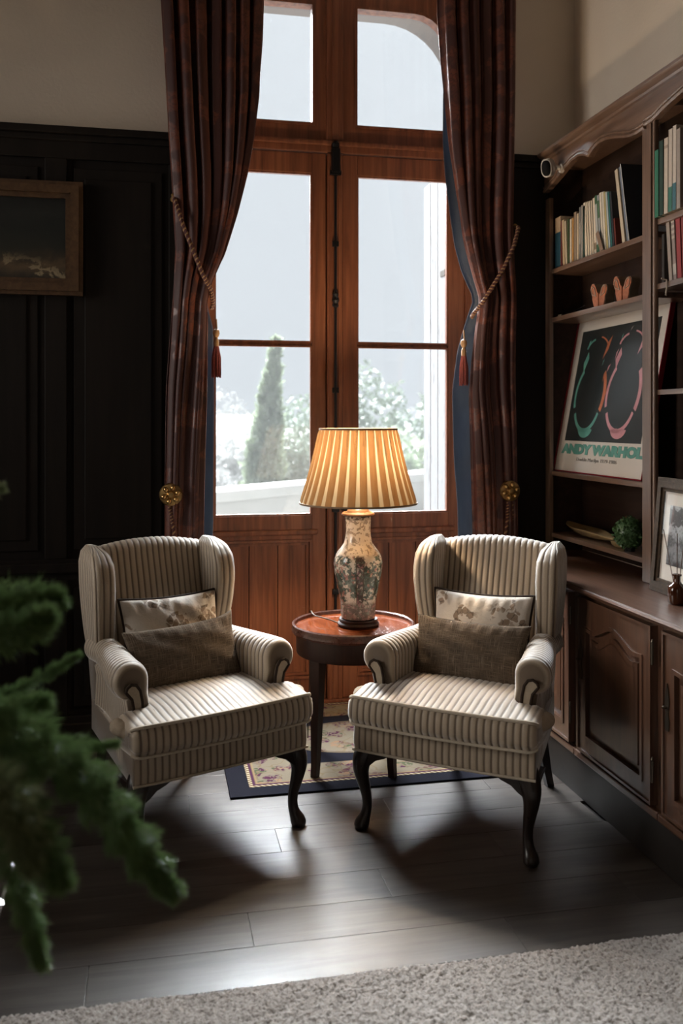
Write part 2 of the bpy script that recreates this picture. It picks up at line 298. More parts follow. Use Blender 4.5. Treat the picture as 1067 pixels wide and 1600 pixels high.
# ------------------------------------------------------------------ geometry helpers
def link(name, me, mat, parent=None, smooth=False):
    o = bpy.data.objects.new(name, me); COL.objects.link(o)
    for m in (mat if isinstance(mat, (list, tuple)) else [mat]):
        if m is not None: me.materials.append(MAT[m] if isinstance(m, str) else m)
    if smooth: me.polygons.foreach_set('use_smooth', [True] * len(me.polygons))
    if parent: o.parent = parent
    return o
class MB:
    def __init__(s): s.v = []; s.f = []; s.mi = []; s.cur = 0
    def add(s, vs, fs):
        b = len(s.v); s.v += [tuple(v) for v in vs]; s.f += [tuple(b + i for i in f) for f in fs]; s.mi += [s.cur] * len(fs); return s
    def box(s, x0, x1, y0, y1, z0, z1, bv=0.0):
        x0, x1 = sorted((x0, x1)); y0, y1 = sorted((y0, y1)); z0, z1 = sorted((z0, z1))
        if bv <= 0:
            return s.add([(x0, y0, z0), (x1, y0, z0), (x1, y1, z0), (x0, y1, z0), (x0, y0, z1), (x1, y0, z1), (x1, y1, z1), (x0, y1, z1)],
                         [(0, 3, 2, 1), (4, 5, 6, 7), (0, 1, 5, 4), (1, 2, 6, 5), (2, 3, 7, 6), (3, 0, 4, 7)])
        bv = min(bv, (x1 - x0) * .49, (y1 - y0) * .49, (z1 - z0) * .49)
        bm = bmesh.new(); bmesh.ops.create_cube(bm, size=1)
        for v in bm.verts: v.co = Vector(((x0 + x1) / 2 + v.co.x * (x1 - x0), (y0 + y1) / 2 + v.co.y * (y1 - y0), (z0 + z1) / 2 + v.co.z * (z1 - z0)))
        bmesh.ops.bevel(bm, geom=list(bm.edges), offset=bv, segments=2, profile=.6, affect='EDGES')
        bm.verts.index_update(); s.add([v.co[:] for v in bm.verts], [[v.index for v in f.verts] for f in bm.faces]); bm.free(); return s
    def prism(s, poly, d0, d1, axis='y'):
        """poly: list of 2-D points; extruded along axis. y: (x,z); x: (y,z); z: (x,y)"""
        n = len(poly)
        def p(a, b, d): return {'y': (a, d, b), 'x': (d, a, b), 'z': (a, b, d)}[axis]
        vs = [p(a, b, d0) for a, b in poly] + [p(a, b, d1) for a, b in poly]
        fs = [tuple(range(n)), tuple(range(2 * n - 1, n - 1, -1))] + [(i, i + n, (i + 1) % n + n, (i + 1) % n) for i in range(n)]
        return s.add(vs, fs)
    def ring(s, outer, inner, d0, d1, axis='y'):
        """extruded closed strip between two outlines with equal point counts"""
        n = len(outer)
        def p(q, d): return {'y': (q[0], d, q[1]), 'x': (d, q[0], q[1]), 'z': (q[0], q[1], d)}[axis]
        vs = [p(q, d0) for q in outer] + [p(q, d0) for q in inner] + [p(q, d1) for q in outer] + [p(q, d1) for q in inner]; fs = []
        for i in range(n):
            j = (i + 1) % n
            fs += [(i, j, n + j, n + i), (2 * n + i, 3 * n + i, 3 * n + j, 2 * n + j), (i, 2 * n + i, 2 * n + j, j), (n + i, n + j, 3 * n + j, 3 * n + i)]
        return s.add(vs, fs)
    def tube(s, path, r, n=8, caps=True):
        P = np.array(path, float); m = len(P); rr = np.full(m, r) if np.isscalar(r) else np.array(r, float)
        T = np.gradient(P, axis=0); T /= np.linalg.norm(T, axis=1)[:, None] + 1e-12
        up = np.array((0, 0, 1.)) if abs(T[0][2]) < .9 else np.array((1., 0, 0)); A = np.cross(T[0], up); A /= np.linalg.norm(A)
        vs = []
        for i in range(m):
            A = A - T[i] * A.dot(T[i]); A /= np.linalg.norm(A) + 1e-12; B = np.cross(T[i], A)
            for k in range(n):
                a = 2 * math.pi * k / n; vs.append(P[i] + rr[i] * (A * math.cos(a) + B * math.sin(a)))
        fs = [(i * n + k, i * n + (k + 1) % n, (i + 1) * n + (k + 1) % n, (i + 1) * n + k) for i in range(m - 1) for k in range(n)]
        if caps: fs += [tuple(range(n - 1, -1, -1)), tuple(range((m - 1) * n, m * n))]
        return s.add(vs, fs)
    def lathe(s, prof, c=(0, 0, 0), n=48, caps=True, axis='z'):
        m = len(prof); vs = []
        for r, h in prof:
            for k in range(n):
                a = 2 * math.pi * k / n; q = (r * math.cos(a), r * math.sin(a), h)
                q = q if axis == 'z' else ((q[0], q[2], q[1]) if axis == 'y' else (q[2], q[0], q[1]))
                vs.append((q[0] + c[0], q[1] + c[1], q[2] + c[2]))
        fs = [(i * n + k, i * n + (k + 1) % n, (i + 1) * n + (k + 1) % n, (i + 1) * n + k) for i in range(m - 1) for k in range(n)]
        if caps: fs += [tuple(range(n - 1, -1, -1)), tuple(range((m - 1) * n, m * n))]
        return s.add(vs, fs)
    def build(s, name, mat, parent=None, smooth=False, fix=True):
        me = bpy.data.meshes.new(name); me.from_pydata(s.v, [], s.f)
        if fix:
            bm = bmesh.new(); bm.from_mesh(me); bmesh.ops.recalc_face_normals(bm, faces=bm.faces); bm.to_mesh(me); bm.free()
        if any(s.mi): me.polygons.foreach_set('material_index', s.mi)
        o = link(name, me, mat, parent, smooth)
        if smooth: me.set_sharp_from_angle(angle=R(38))
        return o
def box(name, b, mat, parent=None, bv=0.0): return MB().box(*b, bv).build(name, mat, parent)
def empty(name, loc=(0, 0, 0), rz=0.0):
    o = bpy.data.objects.new(name, None); COL.objects.link(o); o.location = loc; o.rotation_euler = (0, 0, rz); o.empty_display_size = .05; return o
def tag(o, label, cat, group=None):
    o['label'] = label; o['category'] = cat
    if group: o['group'] = group
    return o
def struct(o): o['kind'] = 'structure'; return o
def stuff(o): o['kind'] = 'stuff'; return o
def grid_mesh(name, loops, mat, parent=None, rib=None, amp=.003, pitch=.021, caps=True, periodic=True, uv=None):
    """lofted loops (n, m, 3); rib = (n, m) coordinate across the ribs in metres, displaced outward"""
    L = np.array(loops, float); n, m = L.shape[:2]
    if rib is not None:
        da = np.gradient(L, axis=0)
        db = (np.roll(L, -1, 1) - np.roll(L, 1, 1)) if periodic else np.gradient(L, axis=1)
        N = np.cross(da, db); N /= np.linalg.norm(N, axis=2)[..., None] + 1e-12
        ctr = L.mean(axis=1, keepdims=True) if periodic else L.mean(axis=(0, 1), keepdims=True)
        sgn = np.sign(((L - ctr) * N).sum(2).mean()) if periodic else 1.0
        f = np.mod(rib / pitch, 1.0); h = 1 - np.abs(2 * f - 1) ** 3
        L = L + sgn * N * (amp * h)[..., None]
    k = m if periodic else m - 1
    vs = L.reshape(-1, 3)
    i, j = np.meshgrid(np.arange(n - 1), np.arange(k), indexing='ij'); j2 = (j + 1) % m
    F = np.stack([i * m + j, i * m + j2, (i + 1) * m + j2, (i + 1) * m + j], -1).reshape(-1, 4)
    faces = F.tolist()
    if caps and periodic: faces += [list(range(m - 1, -1, -1)), list(range((n - 1) * m, n * m))]
    me = bpy.data.meshes.new(name); me.from_pydata(vs.tolist(), [], faces)
    U = uv if uv is not None else (np.stack([rib / pitch, np.zeros_like(rib)], -1) if rib is not None else None)
    if U is not None:
        ul = me.uv_layers.new(name='uv'); li = np.zeros(len(me.loops), int); me.loops.foreach_get('vertex_index', li)
        ul.data.foreach_set('uv', U.reshape(-1, 2)[li].ravel())
    bm = bmesh.new(); bm.from_mesh(me); bmesh.ops.recalc_face_normals(bm, faces=bm.faces); bm.to_mesh(me); bm.free()
    return link(name, me, mat, parent, True)
def copy_tree(o, parent=None):
    c = o.copy(); COL.objects.link(c)
    if parent: c.parent = parent
    for ch in list(o.children): copy_tree(ch, c)
    return c
def smoothstep(a, b, x): t = np.clip((x - a) / (b - a), 0, 1); return t * t * (3 - 2 * t)
def flakes(n, pos, size, aspect=2.2, seed=0, up=None, fold=True):
    """n small folded leaf quads at pos (n,3)"""
    r = np.random.default_rng(seed); d = r.normal(size=(n, 3))
    if up is not None: d = d * .6 + np.array(up)
    d /= np.linalg.norm(d, axis=1)[:, None]; e = np.cross(d, r.normal(size=(n, 3))); e /= np.linalg.norm(e, axis=1)[:, None] + 1e-9
    s = (size * r.uniform(.6, 1.3, n))[:, None]
    a = pos; b = pos + d * s * .5 + e * s / aspect / 2; c = pos + d * s; dd = pos + d * s * .5 - e * s / aspect / 2
    v = np.stack([a, b, c, dd], 1).reshape(-1, 3); f = (np.arange(n)[:, None] * 4 + np.arange(4)).tolist(); return v, f
def raw(name, v, f, mat, parent=None, smooth=False):
    me = bpy.data.meshes.new(name); me.from_pydata(np.asarray(v).tolist(), [], f); return link(name, me, mat, parent, smooth)

# ================================================================== ROOM SHELL
YP, YW, YD = 4.46, 4.55, 4.95       # panelling face, plaster face, French window plane
XR, ZC = 2.21, 4.5
fl = struct(box('floor', (-3.2, 2.3, -3.5, 5.2, -.12, -.012), 'plinth'))
pw = .19; row = 0; y = 2.31
plank_meshes = {}
while y < 5.05:
    x = -2.25 + (row * .47) % 1.25 - .9
    while x < 1.74:
        a, b = max(x, -2.25), min(x + 1.25, 1.74)
        if b - a > .05:
            L = round(b - a, 3)
            if L not in plank_meshes:
                mb = MB().box(0, L - .0012, 0, pw - .0012, -.012, 0, .0009)
                o = mb.build('plank', 'floor', fl); plank_meshes[L] = o.data
            else:
                o = bpy.data.objects.new('plank', plank_meshes[L]); COL.objects.link(o); o.parent = fl
            o.location = (a, y, 0)
        x += 1.25
    y += pw; row += 1
wb = MB()
wb.box(-3.2, .17, YW, 5.15, 0, ZC).box(1.775, 2.4, YW, 5.15, 0, ZC).box(.17, 1.775, YW, 5.15, 3.93, ZC)
wb = struct(wb.build('wall_back', 'plaster'))
def panelling(x0, x1, stiles, parent):
    """dark wainscot: backing board, stiles, rails and raised panels as parts of the wall"""
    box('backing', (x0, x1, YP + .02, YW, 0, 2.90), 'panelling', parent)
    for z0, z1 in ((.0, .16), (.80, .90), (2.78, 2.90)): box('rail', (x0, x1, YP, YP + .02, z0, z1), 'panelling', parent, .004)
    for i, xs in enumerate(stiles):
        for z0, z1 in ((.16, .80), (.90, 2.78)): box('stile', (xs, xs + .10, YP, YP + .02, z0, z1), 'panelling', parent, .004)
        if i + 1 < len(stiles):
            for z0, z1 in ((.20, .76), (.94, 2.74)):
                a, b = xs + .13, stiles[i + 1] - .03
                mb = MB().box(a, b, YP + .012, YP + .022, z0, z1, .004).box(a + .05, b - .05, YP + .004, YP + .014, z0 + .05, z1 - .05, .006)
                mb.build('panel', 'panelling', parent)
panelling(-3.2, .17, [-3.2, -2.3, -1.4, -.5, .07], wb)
box('backing', (1.775, 2.21, YP + .004, YW, 0, 2.90), 'panelling', wb)
tr = struct(MB().box(-3.2, .19, YP - .03, YW, 2.89, 2.925, .006).box(-3.2, .19, YP - .015, YP + .01, 2.86, 2.89, .006).build('trim_1', 'panelling'))
tr2 = struct(MB().box(1.76, 2.21, YP - .03, YW, 2.89, 2.925, .006).box(1.76, 2.21, YP - .015, YP + .01, 2.86, 2.89, .006).build('trim_2', 'panelling'))
tr3 = struct(MB().box(-3.2, .19, YP - .022, YP, .835, .885, .008).build('trim_3', 'panelling'))
struct(MB().box(-3.2, .19, YP - .018, YP, 0, .13, .006).build('baseboard_back', 'panelling'))
struct(box('wall_right', (XR, 2.4, -3.5, YW, 0, ZC), 'plaster'))
wl = MB().box(-3.4, -3.2, -3.5, 2.6, 0, ZC).box(-3.4, -3.2, 4.0, 5.15, 0, ZC).box(-3.4, -3.2, 2.6, 4.0, 0, 1.2).box(-3.4, -3.2, 2.6, 4.0, 3.4, ZC)
struct(wl.build('wall_left', 'plaster'))
struct(box('wall_front', (-3.4, 2.4, -3.7, -3.5, 0, ZC), 'plaster'))
struct(box('ceiling', (-3.4, 2.4, -3.7, 5.15, ZC, ZC + .1), 'plaster'))

# ------------------------------------------------------------------ French window
win = struct(empty('window_1', (.97, YD, 0)))
def wbx(name, x0, x1, y0, y1, z0, z1, mat='pine', bv=.004, parent=win):
    return box(name, (x0 - .97, x1 - .97, y0 - YD, y1 - YD, z0, z1), mat, parent, bv)
X0, X1 = .17, 1.775
wbx('frame_jamb', X0, .225, 4.92, 5.03, 0, 3.93); wbx('frame_jamb', 1.725, X1, 4.92, 5.03, 0, 3.93)
wbx('transom_rail', .225, 1.725, 4.915, 5.03, 3.02, 3.085); wbx('transom_bead', .225, 1.725, 4.90, 4.93, 3.055, 3.08, 'pine', .008)
wbx('threshold', X0, X1, 4.90, 5.06, 0, .025)
def rrect(x0, x1, z0, z1, rl, rr, n=7):
    """outline, bottom corners square, top corners rounded by rl / rr"""
    p = [(x0, z0), (x1, z0)]
    for k in range(n): a = math.pi / 2 * k / (n - 1); p.append((x1 - rr + rr * math.cos(a), z1 - rr + rr * math.sin(a)))
    for k in range(n): a = math.pi / 2 + math.pi / 2 * k / (n - 1); p.append((x0 + rl + rl * math.cos(a), z1 - rl + rl * math.sin(a)))
    return p
def sh(p): return [(a - .97, b) for a, b in p]
for side in (0, 1):
    gx0, gx1 = ((.318, .849), (1.102, 1.629))[side]; lx0, lx1 = ((.225, .925), (1.02, 1.725))[side]
    rl, rr = ((.20, .003), (.003, .20))[side]; ro = .003
    # upper light with its rounded outer corner
    mb = MB().ring(sh(rrect(lx0, lx1, 3.085, 3.93, ro, ro)), sh(rrect(gx0, gx1, 3.181, 3.825, rl, rr)), 4.935 - YD, 4.995 - YD)
    u = mb.build('upper_light', 'pine', win)
    mb = MB().ring(sh(rrect(gx0 - .016, gx1 + .016, 3.165, 3.841, rl + .016, rr + .016)), sh(rrect(gx0, gx1, 3.181, 3.825, rl, rr)), 4.927 - YD, 4.936 - YD); mb.build('glazing_bead', 'pine', u)
    MB().prism(sh(rrect(gx0, gx1, 3.181, 3.825, rl, rr)), 4.968 - YD, 4.972 - YD).build('pane', 'glass', u)
    # door leaf
    leaf = wbx('door_leaf', lx0, gx0, 4.935, 4.99, .025, 3.015, 'pine'); leaf.name = 'stile'
    wbx('stile', gx1, lx1, 4.935, 4.99, .025, 3.015)
    wbx('rail', gx0, gx1, 4.935, 4.99, 2.905, 3.015); wbx('rail', gx0, gx1, 4.935, 4.99, .90, 1.033, 'pine_worn'); wbx('rail', gx0, gx1, 4.935, 4.99, .025, .14, 'pine_worn')
    wbx('rail_moulding', gx0 - .05, gx1 + .03, 4.915, 4.937, .925, .955, 'pine_worn', .009)
    wbx('muntin', gx0, gx1, 4.955, 4.978, 1.960, 1.977, 'pine', .004)
    for z0, z1 in ((1.033, 1.960), (1.977, 2.905)):
        p = wbx('pane', gx0, gx1, 4.966, 4.970, z0, z1, 'glass', 0)
        q = [(gx0 - .97, z0), (gx1 - .97, z0), (gx1 - .97, z1), (gx0 - .97, z1)]; i = .009
        qi = [(gx0 - .97 + i, z0 + i), (gx1 - .97 - i, z0 + i), (gx1 - .97 - i, z1 - i), (gx0 - .97 + i, z1 - i)]
        MB().ring(q, qi, 4.941 - YD, 4.964 - YD).build('glazing_bead', 'pine', p)
    # lower panel of three boards inside a moulding
    nb = 3; bw = (gx1 - gx0 - .06) / nb
    for k in range(nb):
        a = gx0 + .03 + k * bw; wbx('board', a + .002, a + bw - .002, 4.957, 4.975, .165, .875, 'pine_worn', .0025)
    wbx('panel_backing', gx0, gx1, 4.974, 4.986, .14, .90, 'mahogany_dark')
    for i0, i1, y0 in ((0, .014, 4.928), (.017, .032, 4.944)):
        f = lambda i: [(gx0 - .97 + i, .14 + i), (gx1 - .97 - i, .14 + i), (gx1 - .97 - i, .90 - i), (gx0 - .97 + i, .90 - i)]
        MB().ring(f(i0), f(i1), y0 - YD, 4.975 - YD).build('panel_moulding', 'pine', win)
wbx('meeting_stile', .930, 1.015, 4.912, 4.99, .025, 3.015, 'pine', .006)
wbx('rebate_strip', .915, 1.03, 4.992, 5.01, .025, 3.015, 'mahogany_dark')
wbx('meeting_bead', .935, .958, 4.903, 4.915, .025, 3.0, 'pine', .005); wbx('meeting_bead', .988, 1.012, 4.903, 4.915, .025, 3.0, 'pine', .005)
wbx('center_post', .925, 1.02, 4.915, 5.0, 3.085, 3.93, 'pine', .006)
wbx('center_bead', .955, .99, 4.905, 4.918, 3.085, 3.93, 'pine', .006)
esp = MB().tube([(.002, -.055, .25), (.002, -.055, 2.95)], .0075, 10)
for z in (.6, 1.15, 1.7, 2.5): esp.box(-.016, .02, -.062, -.036, z, z + .03, .004)
esp = esp.build('espagnolette_rod', 'iron', win, True)
MB().box(-.022, .026, -.075, -.034, 2.90, 3.035, .008).lathe([(.005, 3.03), (.02, 3.04), (.022, 3.06), (.012, 3.075)], (.002, -.055, 0), 12).box(-.03, .034, -.066, -.034, 2.89, 2.915, .004).build('bolt_case', 'iron', esp)
MB().lathe([(.008, 2.165), (.018, 2.175), (.013, 2.19), (.021, 2.205), (.013, 2.225), (.018, 2.24), (.008, 2.25)], (.002, -.055, 0), 14).build('knob', 'iron', esp, True)
MB().box(-.018, .022, -.07, -.036, 1.05, 1.13, .006).tube([(.002, -.075, 1.09), (.002, -.10, 1.09), (.03, -.105, 1.07), (.085, -.105, 1.06)], .008, 8).build('handle', 'iron', esp, True)

# ------------------------------------------------------------------ built-in bookcase (upper part)
XF = 2.0
bc = tag(empty('bookcase', (2.1, 3.0, .875)), 'dark oak built-in bookcase with curved crown rail on the right wall', 'bookcase')
def bb(name, b, mat='oak', bv=.003, parent=bc):
    return box(name, (b[0] - 2.1, b[1] - 2.1, b[2] - 3.0, b[3] - 3.0, b[4] - .875, b[5] - .875), mat, parent, bv)
Z0 = .877
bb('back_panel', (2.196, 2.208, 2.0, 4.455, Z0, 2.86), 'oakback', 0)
bb('side_panel', (XF + .02, 2.196, 4.43, 4.455, Z0, 2.86), 'oakback'); bb('side_panel', (XF + .02, 2.196, 2.0, 2.02, Z0, 2.86))  # far side panel coloured darker, putting the shelf shade into it
bb('stile', (XF, XF + .022, 4.405, 4.455, Z0, 2.70)); bb('stile', (XF, XF + .022, 3.425, 3.492, Z0, 2.80)); bb('stile', (XF, XF + .022, 2.0, 2.07, Z0, 2.80))
bb('bead', (XF + .008, XF + .022, 3.408, 3.425, Z0, 2.79), 'oakback', .004); bb('bead', (XF - .003, XF + .018, 3.392, 3.408, Z0, 2.79), 'oak', .006)
bb('top_panel', (XF, 2.208, 2.0, 4.455, 2.86, 2.875))
def shelf(z, y0, y1, t=.024, x1=2.196, notch=None):
    if notch is None: return bb('shelf', (XF + .012, x1, y0, y1, z - t, z), 'oak_h', .003)
    mb = MB().prism([(XF + .012 - 2.1, y0 - 3), (2.196 - 2.1, y0 - 3), (2.196 - 2.1, notch - 3), (XF + .075 - 2.1, notch - 3), (XF + .075 - 2.1, y1 - 3), (XF + .012 - 2.1, y1 - 3)], z - t - .875, z - .875, 'z')
    return mb.build('shelf', 'oak_h', bc)
shelf(2.330, 3.425, 4.43); shelf(2.080, 3.425, 4.43); shelf(1.290, 3.30, 4.43); shelf(.972, 3.425, 4.43, .022)
shelf(2.372, 2.02, 3.405); shelf(2.108, 2.02, 3.405); shelf(1.675, 2.02, 3.405, .02, notch=3.30)
def crown(y0, y1, pts, name='crown_rail'):
    """fascia board with a shaped lower edge; pts = (fraction, z) from y0 to y1"""
    low = [(y0 + (y1 - y0) * t, z) for t, z in pts]
    poly = [(a - 3, b - .875) for a, b in low] + [(y1 - 3, 2.90 - .875), (y0 - 3, 2.90 - .875)]
    o = MB().prism(poly, XF - .006 - 2.1, XF + .02 - 2.1, 'x').build(name, 'oak_h', bc)
    path = [(XF - .006 - 2.1, a - 3, b + .006 - .875) for a, b in low]
    MB().tube(path, .010, 6).tube([(x - .002, y, z + .017) for x, y, z in path], .006, 6).build('crown_moulding', 'oak', o, True)
half = [(0, 2.762), (.06, 2.758), (.12, 2.764), (.18, 2.778), (.25, 2.798), (.33, 2.815), (.40, 2.818), (.455, 2.806), (.5, 2.785)]
prof = half + [(1 - t, z) for t, z in half[-2::-1]]
prof = prof[:-3] + [(.94, 2.748), (1, 2.735)]
crown(3.459, 4.455, prof)
arch = [(t, 2.772 + .075 * math.sin(math.pi * min(1, max(0, (t - .04) / .92))) ** .8) for t in np.linspace(0, 1, 25)]
crown(2.0, 3.459, arch)
# cornice: stepped moulding
co = [(XF - .006, 2.890), (XF - .020, 2.892), (XF - .026, 2.900), (XF - .046, 2.905), (XF - .056, 2.913), (XF - .058, 2.923), (XF - .05, 2.93), (2.205, 2.93), (2.205, 2.876), (XF, 2.876)]
MB().prism([(a - 2.1, b - .875) for a, b in co], -1.0, 1.46, 'y').build('cornice', 'oak_h', bc, True)

# ------------------------------------------------------------------ base cabinets and worktop
XB = 1.715
def cabinet(y0, y1, label, hinge_far):
    """one cupboard: carcass, plinth, door with arched raised panel, hinges and key plate"""
    yc = (y0 + y1) / 2
    c = tag(empty('base_cabinet', (XB, yc, 0)), label, 'cabinet', 'base cabinets under the bookcase')
    L = lambda p: [(a - yc, b) for a, b in p]
    MB().box(.012, .48, y0 - yc, y1 - yc, .19, .845).build('carcass', 'oakdark', c)
    MB().box(-.012, .06, y0 - yc, y1 - yc, .165, .193, .006).build('base_moulding', 'oakdark_h', c)
    # door frame
    a, b, z0, z1 = y0 + .035, y1 - .035, .205, .832; m = .062
    n = 25; t = np.linspace(0, 1, n)
    def top(y0_, y1_, base, h): return [(y0_ + (y1_ - y0_) * k, base + h * (math.exp(-((2 * k - 1) / .42) ** 2) - .16 * math.exp(-((abs(2 * k - 1) - .72) / .16) ** 2))) for k in t]
    ia, ib, iz0 = a + m, b - m, z0 + m
    tp = top(ib, ia, .715, .045)
    inner = [(ia, iz0), (ib, iz0)] + tp
    outer = [(a, z0), (b, z0)] + [(b + (a - b) * k, z1) for k in t]
    d = MB().ring(L(outer), L(inner), -.012, .012, 'x').build('door', 'oakdark', c)
    ed = [(a, z0), (b, z0), (b, z1), (a, z1)]; e2 = [(a + .01, z0 + .01), (b - .01, z0 + .01), (b - .01, z1 - .01), (a + .01, z1 - .01)]
    MB().ring(L(ed), L(e2), -.018, -.010, 'x').build('door_edge_moulding', 'oakdark', d)
    def inset(k): return [(ia + k, iz0 + k), (ib - k, iz0 + k)] + top(ib - k, ia + k, .715 - k, .045)
    MB().ring(L(inset(-.002)), L(inset(.014)), -.016, .006, 'x').build('panel_moulding', 'oakdark', d)
    mb = MB().prism(L(inset(.012)), .002, .010, 'x'); mb.ring(L(inset(.040)), L(inset(.062)), -.008, .004, 'x'); mb.prism(L(inset(.060)), -.008, .004, 'x')
    mb.build('raised_panel', 'oakdark', d)
    # key plate and hinges
    ky = (b - .03 if hinge_far is False else b - .03); ky = b - .031
    mb = MB().prism(L([(ky - .010, .50), (ky + .010, .50), (ky + .014, .53), (ky + .006, .56), (ky + .014, .60), (ky + .006, .64), (ky, .66), (ky - .006, .64), (ky - .014, .60), (ky - .006, .56), (ky - .014, .53)]), -.016, -.011, 'x')
    mb.lathe([(.003, -.034), (.006, -.030), (.006, -.022), (.003, -.016)], (0, ky - yc, .58), 10, True, 'x').build('key_plate', 'steel', d)
    for zz in (.29, .70):
        MB().tube([(-.016, a - .012 - yc, zz), (-.016, a - .012 - yc, zz + .075)], .0055, 8).lathe([(.002, 0), (.006, .004), (.002, .014)], (-.016, a - .012 - yc, zz + .075), 8).build('hinge', 'steel', d)
    return c
cabinet(3.515, 4.155, 'dark oak base cabinet half hidden behind the right-hand armchair', True)
cabinet(2.875, 3.513, 'dark oak base cabinet with the full arched door right of the armchair', True)
cabinet(2.235, 2.873, 'dark oak base cabinet cut by the right picture edge, nearest the viewer', True)
struct(box('baseboard_right', (XB, XB + .05, 2.0, 4.455, 0, .165), 'plinth', None, .004))
fill = MB().box(XB, 2.19, 4.158, 4.455, .166, .845).build('filler_panel', 'oakdark'); tag(fill, 'plain dark oak filler panel between cabinets and the panelled wall', 'panel')
wt = MB(); poly = []
path = [(2.19, 2.0), (1.69, 2.0), (1.69, 3.62)] + [(1.69 + .05 * (1 - math.cos(a)), 3.62 + .06 * math.sin(a)) for a in np.linspace(.2, math.pi / 2, 6)] + [(1.74, 4.45), (2.19, 4.45)]
wt.prism(path, .866, .875, 'z')
def insetx(p, k): return [(x + (k if x < 2.0 else 0), y) for x, y in p]
wt.prism(insetx(path, -.006), .857, .866, 'z'); wt.prism(insetx(path, .008), .847, .857, 'z')
wt = wt.build('worktop', 'oakdark_h'); tag(wt, 'continuous dark oak worktop with moulded nosing above the base cabinets', 'worktop')
wt.location = (0, 0, 0)
nose = MB().tube([(1.686, y, .8645) for y in np.linspace(2.0, 3.62, 12)], .0098, 8).build('nosing', 'oakdark_h', wt, True)

# ================================================================== CURTAINS
def interp(tab, z):
    t = np.array(tab, float); o = np.argsort(t[:, 0]); return np.interp(z, t[o, 0], t[o, 1])
def curtain(name, label, xl, xr, lead, tie_z, seed, nf):
    """xl / xr tables of (z, x); lead = +1 when the window-side edge is the right one"""
    nu, nv = 220, 130; r = np.random.default_rng(seed)
    zs = np.linspace(3.98, .02, nv); u = np.linspace(0, 1, nu)
    ph = np.cumsum(r.uniform(.75, 1.3, nf + 1)); ph = (ph - ph[0]) / (ph[-1] - ph[0])
    P = np.zeros((nv, nu, 3))
    for i, z in enumerate(zs):
        a, b = interp(xl, z), interp(xr, z); near = math.exp(-((z - tie_z) / .22) ** 2); below = smoothstep(tie_z, tie_z - .2, z)
        uu = u.copy()
        if not np.isclose(lead, 0):
            k = .9 * math.exp(-((z - tie_z) / .55) ** 2)           # folds bunch towards the window edge at the tie
            uu = (1 - (1 - u) ** (1 + k)) if lead > 0 else u ** (1 + k)
        fold = np.interp(u, ph, np.arange(nf + 1)) * 2 * math.pi
        amp = .042 * (1 - .35 * near)
        wob = .35 * np.sin(1.3 * z + u * 5 + seed) + .25 * np.sin(2.9 * z + u * 11)
        yy = 4.375 + amp * np.cos(fold + wob) + .010 * np.cos(2.3 * fold + 2 * wob)
        xx = a + (b - a) * uu + .010 * np.sin(2 * (fold + wob))
        yy -= .05 * near * (1 - .3 * u)
        P[i, :, 0] = xx; P[i, :, 1] = yy - .0; P[i, :, 2] = z
    root = tag(empty(name, (float(P[-1, :, 0].mean()), 4.375, 0)), label, 'curtain', 'rust brocade curtains at the French window')
    off = np.array(root.location)
    f = grid_mesh('face_cloth', P - off, 'curtain', root, periodic=False)
    f.modifiers.new('solid', 'SOLIDIFY').thickness = .004
    return root, P
ZL = [(3.98, .035), (3.57, .03), (3.2, .05), (2.9, .065), (2.6, .085), (2.35, .10), (2.1, .09), (1.7, .065), (1.0, .055), (0, .05)]
ZLr = [(3.98, .52), (3.57, .52), (3.4, .515), (3.1, .495), (2.9, .465), (2.73, .43), (2.52, .375), (2.33, .315), (2.19, .255), (2.1, .235), (1.7, .235), (1.0, .225), (0, .22)]
cl, PL = curtain('curtain', 'rust brocade curtain on the left side of the window, blue lining showing', ZL, ZLr, 1, 2.19, 3, 7)
ZR = [(3.98, 1.40), (3.57, 1.405), (3.35, 1.42), (2.95, 1.455), (2.72, 1.49), (2.45, 1.535), (2.25, 1.58), (2.16, 1.605), (2.0, 1.59), (1.7, 1.57), (1.4, 1.58), (1.0, 1.59), (0, 1.59)]
ZRr = [(3.98, 1.81), (3.57, 1.805), (3.2, 1.80), (2.8, 1.79), (2.5, 1.785), (2.1, 1.79), (1.0, 1.80), (0, 1.80)]
cr_, PR = curtain('curtain', 'rust brocade curtain on the right side of the window next to the bookcase', ZR, ZRr, -1, 2.16, 11, 6)
def lining(root, edge, tab, sgn, yoff):
    nv, nu = 90, 14; zs = np.linspace(3.6, .03, nv); P = np.zeros((nv, nu, 3))
    for i, z in enumerate(zs):
        e = interp(edge, z); wd = interp(tab, z)
        for j in range(nu):
            t = j / (nu - 1)
            P[i, j] = (e - sgn * .05 + sgn * (.05 + wd) * t, yoff + .022 * math.sin(t * 3.0 + 1.1 * math.sin(z * 2.2)) + .006 * math.sin(z * 17 + t * 4), z)
    o = grid_mesh('lining', P - np.array(root.location), 'lining', root, periodic=False); o.modifiers.new('solid', 'SOLIDIFY').thickness = .003
    o['label'] = 'dusty blue lining'; return o
lining(cl, ZLr, [(3.6, -.03), (2.3, -.025), (2.2, .0), (2.12, .012), (2.0, .045), (1.7, .05), (1.0, .052), (0, .05)], 1, 4.425)
lining(cr_, ZR, [(3.6, -.03), (3.3, -.01), (3.0, .022), (2.6, .038), (2.3, .03), (2.18, .0), (2.1, .02), (1.9, .07), (1.5, .09), (1.2, .085), (0, .06)], -1, 4.43)

